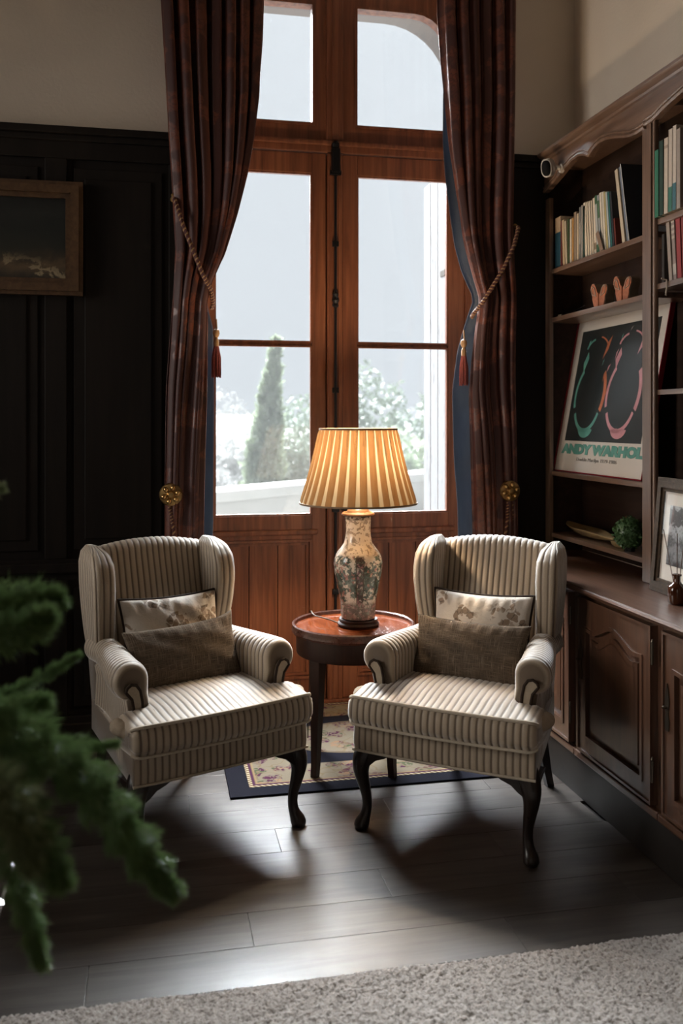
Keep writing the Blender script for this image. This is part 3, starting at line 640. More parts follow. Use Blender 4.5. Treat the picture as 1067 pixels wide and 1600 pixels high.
# ------------------------------------------------------------------ tieback ropes, tassels, rosettes
MAT['rope_red'] = plain('dark_red_cord', (.07, .018, .015), .8, 0, .2, 120); MAT['rope_gold'] = plain('gold_cord', (.30, .17, .075), .7, 0, .2, 120)
MAT['tassel_red'] = plain('faded_red_fringe', (.26, .06, .05), .9, 0, .3, 150)
def rope(name, path, label, cat='tieback', r=.010, turns=38, group=None, tassel=None):
    P = np.array(path, float); t = np.linspace(0, 1, len(P)); tt = np.linspace(0, 1, 220)
    from_sp = np.stack([np.interp(tt, t, P[:, k]) for k in range(3)], 1)
    for _ in range(6): from_sp[1:-1] = (from_sp[:-2] + from_sp[1:-1] * 2 + from_sp[2:]) / 4
    root = tag(empty(name, tuple(P[0])), label, cat, group); Q = from_sp - P[0]
    T = np.gradient(Q, axis=0); T /= np.linalg.norm(T, axis=1)[:, None]
    A = np.cross(T, (0.13, 1, .2)); A /= np.linalg.norm(A, axis=1)[:, None]; B = np.cross(T, A)
    for k, m in enumerate(('rope_red', 'rope_gold', 'rope_red')):
        a = 2 * math.pi * (turns * tt + k / 3)
        MB().tube(Q + r * .55 * (A * np.cos(a)[:, None] + B * np.sin(a)[:, None]), r * .58, 6).build('cord', m, root, True)
    if tassel:
        h = np.array(tassel) - P[0]; L = MB().tube([h + (0, 0, .075), h + (0.003, 0, .03), h], .004, 6)
        L.lathe([(.004, .03), (.014, .022), (.017, .006), (.012, -.008), (.007, -.014), (.010, -.022), (.013, -.030), (.013, -.055), (.008, -.06)], tuple(h), 14)
        tb = L.build('tassel', 'rope_gold', root, True)
        fb = MB()
        for k in range(26):
            a = 2 * math.pi * k / 26; rr = .010; e = .018 + .003 * math.sin(k * 2.3)
            fb.tube([h + (rr * math.cos(a), rr * math.sin(a), -.055), h + (e * math.cos(a), e * math.sin(a), -.11), h + (e * 1.05 * math.cos(a), e * 1.05 * math.sin(a), -.20 - .006 * math.sin(k * 1.7))], .0026, 4)
        stuff(fb.build('fringe', 'tassel_red', tb))
    return root
rope('curtain_tieback', [(.09, 4.43, 2.62), (.095, 4.33, 2.58), (.13, 4.29, 2.46), (.18, 4.275, 2.33), (.225, 4.28, 2.22), (.262, 4.31, 2.16), (.275, 4.36, 2.10), (.272, 4.42, 2.09)],
     'twisted dark red and gold cord gathering the left curtain, tassel in the window', group='tieback cords', tassel=(.292, 4.40, 1.96))
rope('curtain_tieback', [(1.80, 4.43, 2.545), (1.795, 4.32, 2.52), (1.755, 4.28, 2.42), (1.70, 4.27, 2.31), (1.645, 4.275, 2.22), (1.60, 4.30, 2.14), (1.575, 4.36, 2.09), (1.58, 4.41, 2.075)],
     'twisted dark red and gold cord gathering the right curtain, red tassel beside blue lining', group='tieback cords', tassel=(1.527, 4.38, 1.93))
for k, (x, z) in enumerate(((.09, 2.61), (1.80, 2.54))):
    o = MB().lathe([(.002, -.03), (.010, -.028), (.012, -.02), (.006, -.012), (.006, .05), (.014, .052)], (x, 4.39 + .01, z), 12, True, 'y').build('curtain_hook', 'brass', None, True)
    tag(o, ('small brass hook holding the cord of the left curtain', 'small brass hook holding the cord of the right curtain')[k], 'hook', 'cord hooks')
for k, (x, z) in enumerate(((.078, 1.205), (1.752, 1.196))):
    ro = tag(empty('tieback_rosette', (x, 4.40, z)), ('round brass flower rosette beside the left curtain', 'round brass flower rosette beside the right curtain')[k], 'rosette', 'brass rosettes')
    m = MB().lathe([(.002, -.098), (.012, -.097), (.017, -.090), (.019, -.084), (.050, -.080), (.054, -.072), (.050, -.064), (.012, -.058), (.009, -.04), (.009, .04), (.02, .058)], (0, 0, 0), 30, True, 'y').build('disc', 'brass', ro, True)
    for q in range(6):
        a = q * math.pi / 3 + .26; cx, cz = .033 * math.cos(a), .033 * math.sin(a); ell = []
        for j in range(14):
            b = 2 * math.pi * j / 14; ex, ez = .016 * math.cos(b), .013 * math.sin(b)
            ell.append((cx + ex * math.cos(a) - ez * math.sin(a), cz + ex * math.sin(a) + ez * math.cos(a)))
        pm = MB(); lv = [(1, -.078), (.92, -.086), (.7, -.093), (.4, -.097), (.1, -.098)]
        vs = [(cx + (p - cx) * f_, d_, cz + (v - cz) * f_) for f_, d_ in lv for p, v in ell]; ne = len(ell)
        pm.add(vs, [(i * ne + j, i * ne + (j + 1) % ne, (i + 1) * ne + (j + 1) % ne, (i + 1) * ne + j) for i in range(len(lv) - 1) for j in range(ne)] + [tuple(range(4 * ne, 5 * ne))])
        pm.build('petal', 'brass', ro, True)
    x2 = x + (.035 if k == 0 else -.04)
    rope('hanging_cord', [(x - .008, 4.335, z - .045), (x - .002 + (x2 - x) * .3, 4.325, z - .14), (x2, 4.32, z - .32), (x2 + .01, 4.32, z - .55), (x2 + .035, 4.325, z - .58), (x2 + .04, 4.33, z - .5), (x + .03, 4.335, z - .2), (x + .015, 4.335, z - .045)],
         ('spare tieback cord looped below the left brass rosette', 'spare tieback cord looped below the right brass rosette')[k], 'cord', .0085, 46, 'spare cords')

# ================================================================== WALL PAINTING (left)
pt = tag(empty('painting', (-.66, YP, 2.134)), 'dark landscape oil painting in an old gilt frame on the panelled wall', 'painting')
for i0, i1, dd in ((0, .018, .030), (.018, .055, .042), (.055, .078, .026)):
    f = lambda i: [(-.334 + i, i), (.334 - i, i), (.334 - i, .53 - i), (-.334 + i, .53 - i)]
    MB().ring(f(i0), f(i1), -dd, -.002).build('frame_moulding', 'frame_old', pt)
def land_m():
    t = NT('oil_landscape'); v = t.co(); s = t.sep(v); n = t.noise(v, 9, 6, .7, .5)
    z = t.math('ADD', s[2], t.math('MULTIPLY', t.math('SUBTRACT', n, .5), .16))
    c = t.ramp(z, [(.08, (.018, .014, .009)), (.13, (.075, .048, .025)), (.17, (.026, .018, .010)), (.22, (.010, .011, .008)), (.32, (.006, .008, .0075)), (.38, (.012, .013, .012)), (.45, (.004, .005, .005))])
    sw = t.ramp(t.math('ABSOLUTE', t.math('SUBTRACT', t.math('ADD', s[0], t.math('MULTIPLY', s[2], 2.2)), t.math('MULTIPLY', n, .9))), [(.02, 1), (.06, 0)])
    c = t.mix(t.math('MULTIPLY', sw, t.ramp(z, [(.10, 1), (.2, 0)])), c, (.22, .17, .10))
    t.P(Base_Color=c, Roughness=.35); t.bump(n, .3, .003); return t.m
MAT['landscape'] = land_m()
MB().box(-.26, .26, -.014, -.004, .07, .46).build('canvas', 'landscape', pt)

# ================================================================== RUG and CARPET
rg = MB().box(-.66, .66, -.615, .615, 0, .008, .003).build('rug', 'rug'); rg.location = (.966, 4.365, 0.0005)
tag(rg, 'dark navy needlepoint rug with cream floral border under the round table', 'rug')
stuffd = []
nx, ny = 620, 210; gx = np.linspace(-1.9, 1.69, nx); gy = np.linspace(1.35, 2.487, ny)
XX, YY = np.meshgrid(gx, gy, indexing='ij')
hgt = 0.014 + .010 * RNG.random((nx, ny)) + .003 * np.sin(XX * 13 + 2 * np.sin(YY * 9)) * np.sin(YY * 17 + XX * 5)
jit = .003 * (RNG.random((nx, ny, 2)) - .5); edge = 1 - smoothstep(2.468, 2.487, YY); hgt = hgt * edge + .001 * (1 - edge)
YYe = YY.copy(); YYe[:, -1] += .006 * (RNG.random(nx) - .5)
L = np.stack([XX + jit[..., 0], YYe + jit[..., 1], hgt], -1)
cp = grid_mesh('carpet', L, 'carpet', None, periodic=False); cp.data.polygons.foreach_set('use_smooth', [True] * len(cp.data.polygons))
tag(cp, 'pale grey-beige shaggy carpet across the near floor', 'carpet')

# ================================================================== ARMCHAIRS
PITCH = .0258
def armchair(label, loc, rz, back_leg_lift):
    root = tag(empty('wing_armchair', loc, rz), label, 'armchair', 'cream corduroy wing armchairs')
    taper = lambda y: 1 - .30 * np.clip((y + .36) / .74, 0, 1)
    # seat frame (apron): loops across x
    xs = np.linspace(-.348, .348, 34 * 6 + 1); loops = []; m = 40
    for x in xs:
        e = 1 - .5 * max(0, (abs(x) - .325) / .023) ** 2 * .25
        yf, yb, z0, z1 = -.368 + .012 * (x / .348) ** 2 + .010 * (1 - e), .33, .298, .413
        pts = []
        pr = [(yb, z0), (yf + .02, z0), (yf + .006, z0 + .004), (yf, z0 + .012), (yf - .002, z0 + .03), (yf - .003, .345), (yf, .392), (yf + .008, z1 - .004), (yf + .03, z1), (yb, z1)]
        pr = np.array(pr); seg = np.linalg.norm(np.diff(pr, axis=0), axis=1); cs = np.r_[0, np.cumsum(seg)]
        q = np.r_[np.linspace(0, cs[1], 6)[:-1], np.linspace(cs[1], cs[8], 22), np.linspace(cs[8], cs[-1], 8)[1:]]
        py = np.interp(q, cs, pr[:, 0]); pz = np.interp(q, cs, pr[:, 1])
        loops.append(np.stack([x * taper(py), py, pz], 1))
    loops = np.array(loops); rib = np.repeat(xs[:, None], loops.shape[1], 1) + .348
    fr = grid_mesh('seat_frame', loops, 'rib', root, rib, .0034, PITCH)
    hem = MB().tube([(x, -.374 + .012 * (x / .348) ** 2, .306) for x in np.linspace(-.35, .35, 40)], .005, 6).build('hem_welt', 'welt', fr, True)
    # T cushion
    xs = np.linspace(-.362, .362, 28 * 8 + 1); loops = []
    for x in xs:
        ax = abs(x); t = smoothstep(.224, .246, ax); yb = .225 * (1 - t) + -.232 * t
        k = np.clip((ax - .326) / .036, 0, 1); end = math.sqrt(max(0, 1 - k ** 2.4)); end = .18 + .82 * end
        yf = -.402 + .05 * (1 - end) + .018 * (x / .37) ** 2
        zm = .452; crown_ = .020 * (1 - (x / .37) ** 2); zt = zm + .060 * end; zb = zm - .047 * end
        dep = yb - yf; sag = .012 * math.sin(x * 9) * .3
        def top(o): return zt + (.016 * float(smoothstep(.0, .16, o)) + crown_ * float(smoothstep(.02, .25, o)) - .012 * float(smoothstep(.50, .64, o))) * end
        pr = [(yb, zm), (yb - .005, zb + .006), (yb - .02, zb), (yf + dep * .5, zb), (yf + .02, zb), (yf + .006, zb + .006), (yf, zb + .016), (yf - .011, zm - .016), (yf - .012, zm + .012), (yf - .006, zm + .040), (yf + .004, zt - .006), (yf + .012, zt - .001)]
        pr += [(yf + min(o, (dep - .02) * (.35 + .65 * o / .62)), top(min(o, (dep - .02) * (.35 + .65 * o / .62)))) for o in (.03, .07, .12, .20, .34, .48, .60)]
        pr += [(yb - .006, top(dep) - .006), (yb - .001, top(dep) - .02)]
        pr = np.array(pr + [pr[0]]); cs = np.r_[0, np.cumsum(np.linalg.norm(np.diff(pr, axis=0), axis=1))]
        q = np.linspace(0, 1, 57)[:-1]; q = np.interp(q, np.linspace(0, 1, len(cs)), cs)
        loops.append(np.stack([np.full(56, x), np.interp(q, cs, pr[:, 0]), np.interp(q, cs, pr[:, 1])], 1))
    loops = np.array(loops); rib = np.repeat(xs[:, None], loops.shape[1], 1) + .362
    cu = grid_mesh('seat_cushion', loops, 'rib', root, rib, .0042, PITCH)
    def welt(z, dy):
        p = []
        for x in np.linspace(-.358, .358, 70):
            k = np.clip((abs(x) - .326) / .036, 0, 1); end = .18 + .82 * math.sqrt(max(0, 1 - k ** 2.4)); p.append((x, -.402 + .05 * (1 - end) + .018 * (x / .37) ** 2 + dy, .452 + (z - .452) * (.55 + .45 * end)))
        return p
    MB().tube(welt(.513, .002), .0066, 8).tube(welt(.410, .0), .0055, 8).build('cushion_welt', 'welt', cu, True)
    # backrest
    xs = np.linspace(-.252, .252, 20 * 8 + 1); loops = []
    for x in xs:
        top = 1.052 - .030 * (x / .25) ** 2; bow = .018 * (1 - (x / .25) ** 2)
        yfz = lambda z: .205 + (z - .45) * .20 - bow * math.sin(max(0, min(1, (z - .45) / .55)) * math.pi)
        pr = [(.32, .40), (yfz(.44), .42)] + [(yfz(z), z) for z in np.linspace(.47, top - .055, 12)]
        yt = yfz(top - .055); pr += [(yt + .006, top - .03), (yt + .02, top - .011), (yt + .045, top), (yt + .065, top - .004), (yt + .085, top - .022), (yt + .094, top - .05)]
        pr += [(.365 + (z - .45) * .11, z) for z in np.linspace(top - .12, .32, 7)]
        pr = np.array(pr + [pr[0]]); cs = np.r_[0, np.cumsum(np.linalg.norm(np.diff(pr, axis=0), axis=1))]
        q = np.interp(np.linspace(0, 1, 53)[:-1], np.linspace(0, 1, len(cs)), cs)
        loops.append(np.stack([np.full(52, x) * (1 - .06 * np.clip((.7 - np.interp(q, cs, pr[:, 1])) / .4, 0, 1)), np.interp(q, cs, pr[:, 0]), np.interp(q, cs, pr[:, 1])], 1))
    loops = np.array(loops); rib = np.repeat(xs[:, None], loops.shape[1], 1) + .252
    grid_mesh('backrest', loops, 'rib', root, rib, .0042, PITCH)
    for s in (-1, 1):
        # arm: scroll section swept along y
        ys = np.linspace(-.238, .28, 20 * 8 + 1); loops = []; th = np.linspace(math.pi * .98, -math.pi * .62, 26)
        for y in ys:
            k = smoothstep(-.24, .2, y); rad = .066 - .014 * k; end = min(1.0, .60 + .40 * math.sqrt(max(0, 1 - (1 - min(1, (y + .238) / .036)) ** 2)))
            cx = .304 - .058 * k; cz = .628 + .014 * k; rr = rad * end
            inner_b = .241 - .040 * k; outer_b = .320 - .068 * k
            pts = [(inner_b + .002, .40), (inner_b, .46), (inner_b - .002, .52), (cx - rr * .99, .58)] + [(cx + rr * math.cos(a), cz + rr * math.sin(a)) for a in th]
            pts += [(outer_b + .004, .565), (outer_b - .004, .53), (outer_b - .001, .47), (outer_b + .003, .40), (outer_b + .004, .34), (outer_b + .002, .30), (outer_b - .03, .299), (inner_b + .02, .31)]
            loops.append([(s * a, y, b) for a, b in pts])
        loops = np.array(loops); rib = np.repeat(ys[:, None], loops.shape[1], 1) + .238
        arm = grid_mesh('arm', loops, 'rib', root, rib, .0036, PITCH)
        # facing strip on the arm front with dark piping
        pan = [(.284, .43), (.286, .50), (.290, .56), (.298, .598), (.312, .618), (.330, .622), (.345, .612), (.350, .598), (.340, .585), (.328, .570), (.322, .54), (.320, .50), (.322, .43)]
        pan = [(s * (a - .018), b - (.0 if b > .5 else .02)) for a, b in pan]
        MB().prism(pan, -.253, -.226).build('arm_facing', 'sidecloth', arm)
        MB().tube([(a, -.252, b) for a, b in pan], .0055, 8).build('arm_piping', 'darkpipe', arm, True)
        # rolled ear of the deck outside the arm front
        e = []; rv = []
        for t in np.linspace(0, 1, 60):
            a = math.pi * (.06 + .94 * t); e.append((s * (.300 + .062 * math.sin(a)), -.330 + .15 * t, .452 + .040 * math.sin(a) - .01 * t)); rv.append(.019 + .008 * math.sin(a) + .0022 * abs(math.sin(t * 26)))
        MB().tube(e, rv, 14).build('deck_roll', 'rib' if False else 'sidecloth', fr, True)
        # side cloth
        # wing: horizontal sections stacked in z, ribs run upwards
        zt = np.r_[np.linspace(.60, .98, 16), .982 + .062 * np.sin(np.linspace(.12, math.pi / 2, 9))]; loops = []; ribs = []
        mm = 38 * 6
        for z in zt:
            q = (z - .60) / .445
            yf = np.interp(z, [.60, .66, .72, .80, .88, .94, .98, 1.01, 1.03, 1.044], [.195, .175, .155, .138, .130, .134, .150, .178, .215, .27])
            yb = np.interp(z, [.60, .98, 1.02, 1.044], [.335, .372, .365, .345]); hw = np.interp(z, [.60, .70, .9, .98, 1.02, 1.044], [.030, .036, .041, .040, .032, .012])
            cx = .241 + .018 * q + .010 * math.sin(q * 3)
            a = np.linspace(0, 2 * math.pi, mm, endpoint=False); n_ = 4.0
            ex = np.sign(np.cos(a)) * np.abs(np.cos(a)) ** (2 / n_); ey = np.sign(np.sin(a)) * np.abs(np.sin(a)) ** (2 / 3.0)
            roll = .35 * np.exp(-((ey + 1) / .35) ** 2)
            px = cx + hw * ex * (1 + roll); py = (yf + yb) / 2 + (yb - yf) / 2 * ey
            p = np.stack([s * px, py, np.full(mm, z)], 1); loops.append(p)
        loops = np.array(loops); ref = loops[8]; per = np.r_[0, np.cumsum(np.linalg.norm(np.diff(np.vstack([ref, ref[:1]]), axis=0), axis=1))]
        nr = round(per[-1] / PITCH); rib = np.repeat((per[:-1] / per[-1] * nr * PITCH)[None], len(zt), 0)
        grid_mesh('wing', loops, 'rib', root, rib, .0034, PITCH)
    # legs
    for s in (-1, 1):
        pth = [(.296, -.305, .335), (.310, -.316, .300), (.326, -.330, .262), (.330, -.334, .225), (.322, -.328, .18), (.312, -.318, .13), (.309, -.315, .085), (.315, -.321, .050), (.324, -.330, .026), (.328, -.334, .010), (.328, -.334, 0)]
        rad = [.040, .043, .038, .030, .024, .0195, .0185, .021, .028, .029, .022]
        P = np.array(pth); P[:, 0] *= s; tt = np.linspace(0, 1, 30); t0 = np.linspace(0, 1, len(P))
        Q = np.stack([np.interp(tt, t0, P[:, k]) for k in range(3)], 1)
        for _ in range(2): Q[1:-1] = (Q[:-2] + 2 * Q[1:-1] + Q[2:]) / 4
        mb = MB().tube(Q, np.interp(tt, t0, rad), 14)
        mb.prism([(s * .33, .30), (s * .20, .30), (s * .225, .285), (s * .26, .272), (s * .285, .25), (s * .31, .235)], -.352, -.318)
        mb.prism([(-.335, .30), (-.20, .30), (-.225, .285), (-.262, .272), (-.29, .25), (-.31, .235)], s * .345, s * .318, 'x')
        mb.build('leg', 'leg', root, True)
        h = back_leg_lift if s < 0 else 0
        MB().tube([(s * .185, .315, .34), (s * .195, .335, .2), (s * .208, .365, .07), (s * .217, .385, h)], [.030, .028, .023, .021], 4).build('leg', 'leg', root)
    return root
LC = armchair('cream corduroy wing armchair on the left, beside the fern', (.112, 3.640, 0), R(23), 0)
RC = armchair('cream corduroy wing armchair on the right, in front of the cabinets', (1.236, 3.452, 0), R(-38), .0085)

# ------------------------------------------------------------------ cushions
def pillow(name, chair, x, yb, zb, tilt, w, h, t, mat, label, pipe=None, seed=0, roll=0.0, yaw=0.0, ear=0.0):
    n, m = 60, 44; a = np.linspace(-1, 1, n); b = np.linspace(-1, 1, m); A, B = np.meshgrid(a, b, indexing='ij'); r = np.random.default_rng(seed)
    ox = w / 2 * A * (1 - .075 * (1 - B ** 2)); oz = h / 2 * B * (1 - .085 * (1 - A ** 2)) + h / 2 + ear * np.clip(A, 0, 1) ** 6 * np.clip(B, 0, 1) ** 6 * h / .235
    T = t / 2 * (np.clip((1 - A ** 2) * (1 - B ** 2), 0, 1) ** .42)
    wr = sum(.0022 * np.sin(r.uniform(4, 11) * A + r.uniform(4, 11) * B + r.uniform(0, 6)) for _ in range(4)) * np.clip(T / (t / 2), 0, 1)
    gather = .004 * np.sin(A * 26 + seed) * np.clip((np.abs(B) - .6) / .4, 0, 1) * np.clip((1 - A ** 2) * 3, 0, 1) * (1 - np.abs(B)) * 6
    F = np.stack([ox, -T + wr + gather, oz], -1); Bk = np.stack([ox, T, oz], -1)
    vs = np.concatenate([F.reshape(-1, 3), Bk.reshape(-1, 3)]); i, j = np.meshgrid(np.arange(n - 1), np.arange(m - 1), indexing='ij')
    q = np.stack([i * m + j, (i + 1) * m + j, (i + 1) * m + j + 1, i * m + j + 1], -1).reshape(-1, 4); q2 = q[:, ::-1] + n * m
    me = bpy.data.meshes.new(name); me.from_pydata(vs.tolist(), [], np.concatenate([q, q2]).tolist())
    ul = me.uv_layers.new(name='uv'); li = np.zeros(len(me.loops), int); me.loops.foreach_get('vertex_index', li)
    UV = np.stack([A * w / 2, B * h / 2], -1).reshape(-1, 2); UV = np.concatenate([UV, UV + .37]); ul.data.foreach_set('uv', UV[li].ravel())
    bm = bmesh.new(); bm.from_mesh(me); bmesh.ops.remove_doubles(bm, verts=bm.verts, dist=1e-5); bm.to_mesh(me); bm.free()
    o = link(name, me, mat, None, True); tag(o, label, 'cushion')
    if pipe:
        rim = np.concatenate([F[:, 0], F[-1, 1:], F[::-1, -1][1:], F[0, ::-1][1:]]); rim[:, 1] = 0
        MB().tube(rim, .0055, 8, False).build('piping', pipe, o, True)
    M = Matrix.Translation(chair.location) @ Matrix.Rotation(chair.rotation_euler.z, 4, 'Z') @ Matrix.Translation((x, yb, zb)) @ Matrix.Rotation(yaw, 4, 'Z') @ Matrix.Rotation(-tilt, 4, 'X') @ Matrix.Rotation(roll, 4, 'Y')
    o.matrix_world = M; return o
pillow('floral_cushion', LC, .008, .075, .508, R(14), .425, .345, .13, 'floral', 'cream floral cushion with dark piping in the left armchair', 'darkpipe', 1)
pillow('woven_cushion', LC, .0, -.065, .518, R(20), .475, .25, .12, 'weave', 'brown woven lumbar cushion in the left armchair', None, 2, R(-2), 0, .018)
pillow('floral_cushion', RC, .0, .075, .508, R(14), .425, .345, .13, 'floral', 'cream floral cushion with dark piping in the right armchair', 'darkpipe', 5)
pillow('woven_cushion', RC, -.005, -.065, .518, R(20), .475, .25, .12, 'weave', 'brown woven lumbar cushion in the right armchair', None, 6, R(1), 0, .004)

# ================================================================== TABLE and LAMP
TX, TY, TZ = .8805, 4.025, .627
tb = tag(empty('side_table', (TX, TY, .0085)), 'round mahogany tray-top side table between the two armchairs', 'table'); zt = TZ - .0085
MB().lathe([(.0, zt - .014), (.262, zt - .014), (.262, zt), (.0, zt)], (0, 0, 0), 72, False).build('tabletop', 'mahogany', tb, True)
MB().lathe([(.258, zt - .028), (.272, zt - .026), (.278, zt - .016), (.275, zt - .006), (.276, zt + .012), (.270, zt + .017), (.264, zt + .012), (.262, zt - .001), (.258, zt - .014)], (0, 0, 0), 72, False).build('rim', 'mahogany_rim', tb, True)
MB().lathe([(.240, zt - .115), (.254, zt - .115), (.257, zt - .108), (.257, zt - .027), (.240, zt - .027), (.240, zt - .115)], (0, 0, 0), 64, False).build('apron', 'mahogany_dark', tb, True)
for k in range(4):
    a = math.pi / 4 + k * math.pi / 2 + R(-11.6); c, s_ = math.cos(a), math.sin(a); q = .222
    MB().tube([(q * c, q * s_, zt - .03), (q * c, q * s_, zt - .11), (q * 1.01 * c, q * 1.01 * s_, zt - .28), (q * 1.05 * c, q * 1.05 * s_, .05), (q * 1.07 * c, q * 1.07 * s_, 0)], [.036, .036, .030, .021, .020], 4).build('leg', 'mahogany_dark', tb)
MB().lathe([(0, .15), (.19, .15), (.195, .157), (.19, .164), (0, .164)], (0, 0, 0), 40, False).build('lower_shelf', 'mahogany_dark', tb, True) if False else None
LX, LY = .902, 4.02
lp = tag(empty('table_lamp', (LX, LY, TZ), R(-8)), 'porcelain vase table lamp with lit pleated shade on the round table', 'lamp')
MB().lathe([(.0, 0), (.086, 0), (.092, .004), (.094, .012), (.090, .018), (.086, .021), (.088, .028), (.085, .034), (.0, .034)], (0, 0, 0), 48, False).build('base', 'mahogany_dark', lp, True)
vp = [(.060, 0), (.076, .002), (.078, .02), (.078, .05), (.082, .09), (.090, .13), (.099, .17), (.107, .21), (.1105, .245), (.109, .265), (.102, .285), (.088, .305), (.072, .325), (.062, .345), (.057, .37), (.055, .40), (.056, .43), (.058, .445), (.060, .452), (.060, .462)]
vt = np.linspace(0, 1, 70); v0 = np.linspace(0, 1, len(vp)); vv = np.array(vp); prof_ = list(zip(np.interp(vt, v0, vv[:, 0]), np.interp(vt, v0, vv[:, 1])))
va = MB().lathe(prof_, (0, 0, 0), 64).build('vase', 'vase', lp, True); va.location = (0, 0, .034)
MB().lathe([(.0, .496), (.070, .496), (.0755, .500), (.074, .506), (.062, .512), (.052, .514), (.050, .518), (.044, .526), (.030, .531), (.018, .533), (.0, .534)], (0, 0, 0), 48, False).build('cap', 'capwood', lp, True)
MB().lathe([(.010, .53), (.010, .62), (.016, .625), (.017, .70), (.010, .71)], (0, 0, 0), 16).build('stem', 'brass', lp, True)
# pleated shade
NP = 31; K = 14; nseg = NP * K; ang = np.linspace(0, 2 * math.pi, nseg, endpoint=False); uu = np.linspace(0, NP, nseg, endpoint=False); fr_ = uu % 1
ripple = np.where(fr_ < .63, .0045 * np.sin(np.clip(fr_ / .63, 0, 1) * math.pi) ** .5, -.0012)
loops = []; ZS = np.linspace(.553, .883, 14)
for z in ZS:
    t = (z - .553) / .33; r0 = .262 + (.174 - .262) * t - .006 * math.sin(t * math.pi)
    edge = smoothstep(0, .04, t) * (1 - smoothstep(.96, 1, t)); rr = r0 + ripple * (.3 + .7 * edge)
    loops.append(np.stack([rr * np.cos(ang), rr * np.sin(ang), np.full(nseg, z)], 1))
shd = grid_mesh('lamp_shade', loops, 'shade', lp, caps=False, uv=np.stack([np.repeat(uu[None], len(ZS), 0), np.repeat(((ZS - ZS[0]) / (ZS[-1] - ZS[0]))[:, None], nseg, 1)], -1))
MB().lathe([(.2605, .548), (.2665, .548), (.2675, .556), (.2615, .556), (.2605, .548)], (0, 0, 0), 80, False).build('lower_trim', 'shade_trim', shd, True)
MB().lathe([(.172, .880), (.178, .880), (.177, .888), (.171, .888), (.172, .880)], (0, 0, 0), 80, False).build('upper_trim', 'shade_trim', shd, True)
wf = MB()
for k in range(3):
    a = k * 2.094; wf.tube([(0, 0, .845), (.173 * math.cos(a), .173 * math.sin(a), .880)], .0018, 6)
wf.tube([(.03 * math.cos(t), .0, .66 + .09 * (1 - math.cos(t * 2)) * .5 + 0 * t) for t in np.linspace(0, .01, 3)], .001, 4)
wf.tube([(.0, .0, .66), (.045, 0, .72), (.05, 0, .80), (.02, 0, .842), (0, 0, .846), (-.02, 0, .842), (-.05, 0, .80), (-.045, 0, .72), (0, 0, .66)], .0018, 6).build('shade_carrier', 'brass', lp, True)
bt = NT('warm_bulb_glass'); bt.P(Base_Color=(1, .9, .75), Emission_Color=(1, .76, .50), Emission_Strength=1050.0)
bulb = MB().lathe([(.010, .708), (.012, .725), (.024, .75), (.029, .775), (.024, .797), (.012, .808), (.002, .810)], (0, 0, 0), 20).build('bulb', bt.m, lp, True)
cd = MB().tube([(-.085, -.01, .012), (-.12, .01, .022), (-.16, .05, .026), (-.19, .10, .024), (-.20, .15, .022), (-.205, .205, .024), (-.208, .225, .018), (-.21, .245, -.05), (-.212, .25, -.3), (-.22, .28, -.60)], .0028, 6).build('cord', 'steel', lp, True); cd['label'] = 'thin grey flex'

# ================================================================== THINGS ON THE BOOKCASE
BOOKC = {}
def bmat(c, rough=.65):
    k = tuple(round(x, 3) for x in c)
    if k not in BOOKC: BOOKC[k] = plain('book_cover_%d' % len(BOOKC), c, rough, 0, .10, 60)
    return BOOKC[k]
PAGES = plain('book_pages', (.52, .45, .35), .9, 0, .1, 200)
def book(y, z, thick, h, c, label, depth=.13, xf=2.03, lean=0.0, band=None, pages_front=False, group='books on the upper left shelf'):
    """spine faces the room (-x). y = near side of the foot; lean tips the top towards +y (away) when positive"""
    z += max(0.0, thick * math.sin(lean)) if lean > 0 else 0.0
    o = tag(empty('book', (xf, y, z)), label, 'book', group); o.rotation_euler = (-lean, 0, 0)
    cv = bmat(c); t = .0022
    MB().box(0, depth, 0, t, 0, h).box(0, depth, thick - t, thick, 0, h).box(0, t, 0, thick, 0, h, .0008).build('cover', cv, o)
    MB().box(t, depth - .004, t, thick - t, .003, h - .003).build('pages', PAGES, o)
    if band:
        for z0, z1, bc_ in band: MB().box(-.0006, .0, .0006, thick - .0006, z0 * h, z1 * h).build('spine_label', bmat(bc_), o)
    return o
CRM, TAN, GRY = (.63, .54, .42), (.42, .30, .18), (.27, .23, .19)
zS = 2.3305
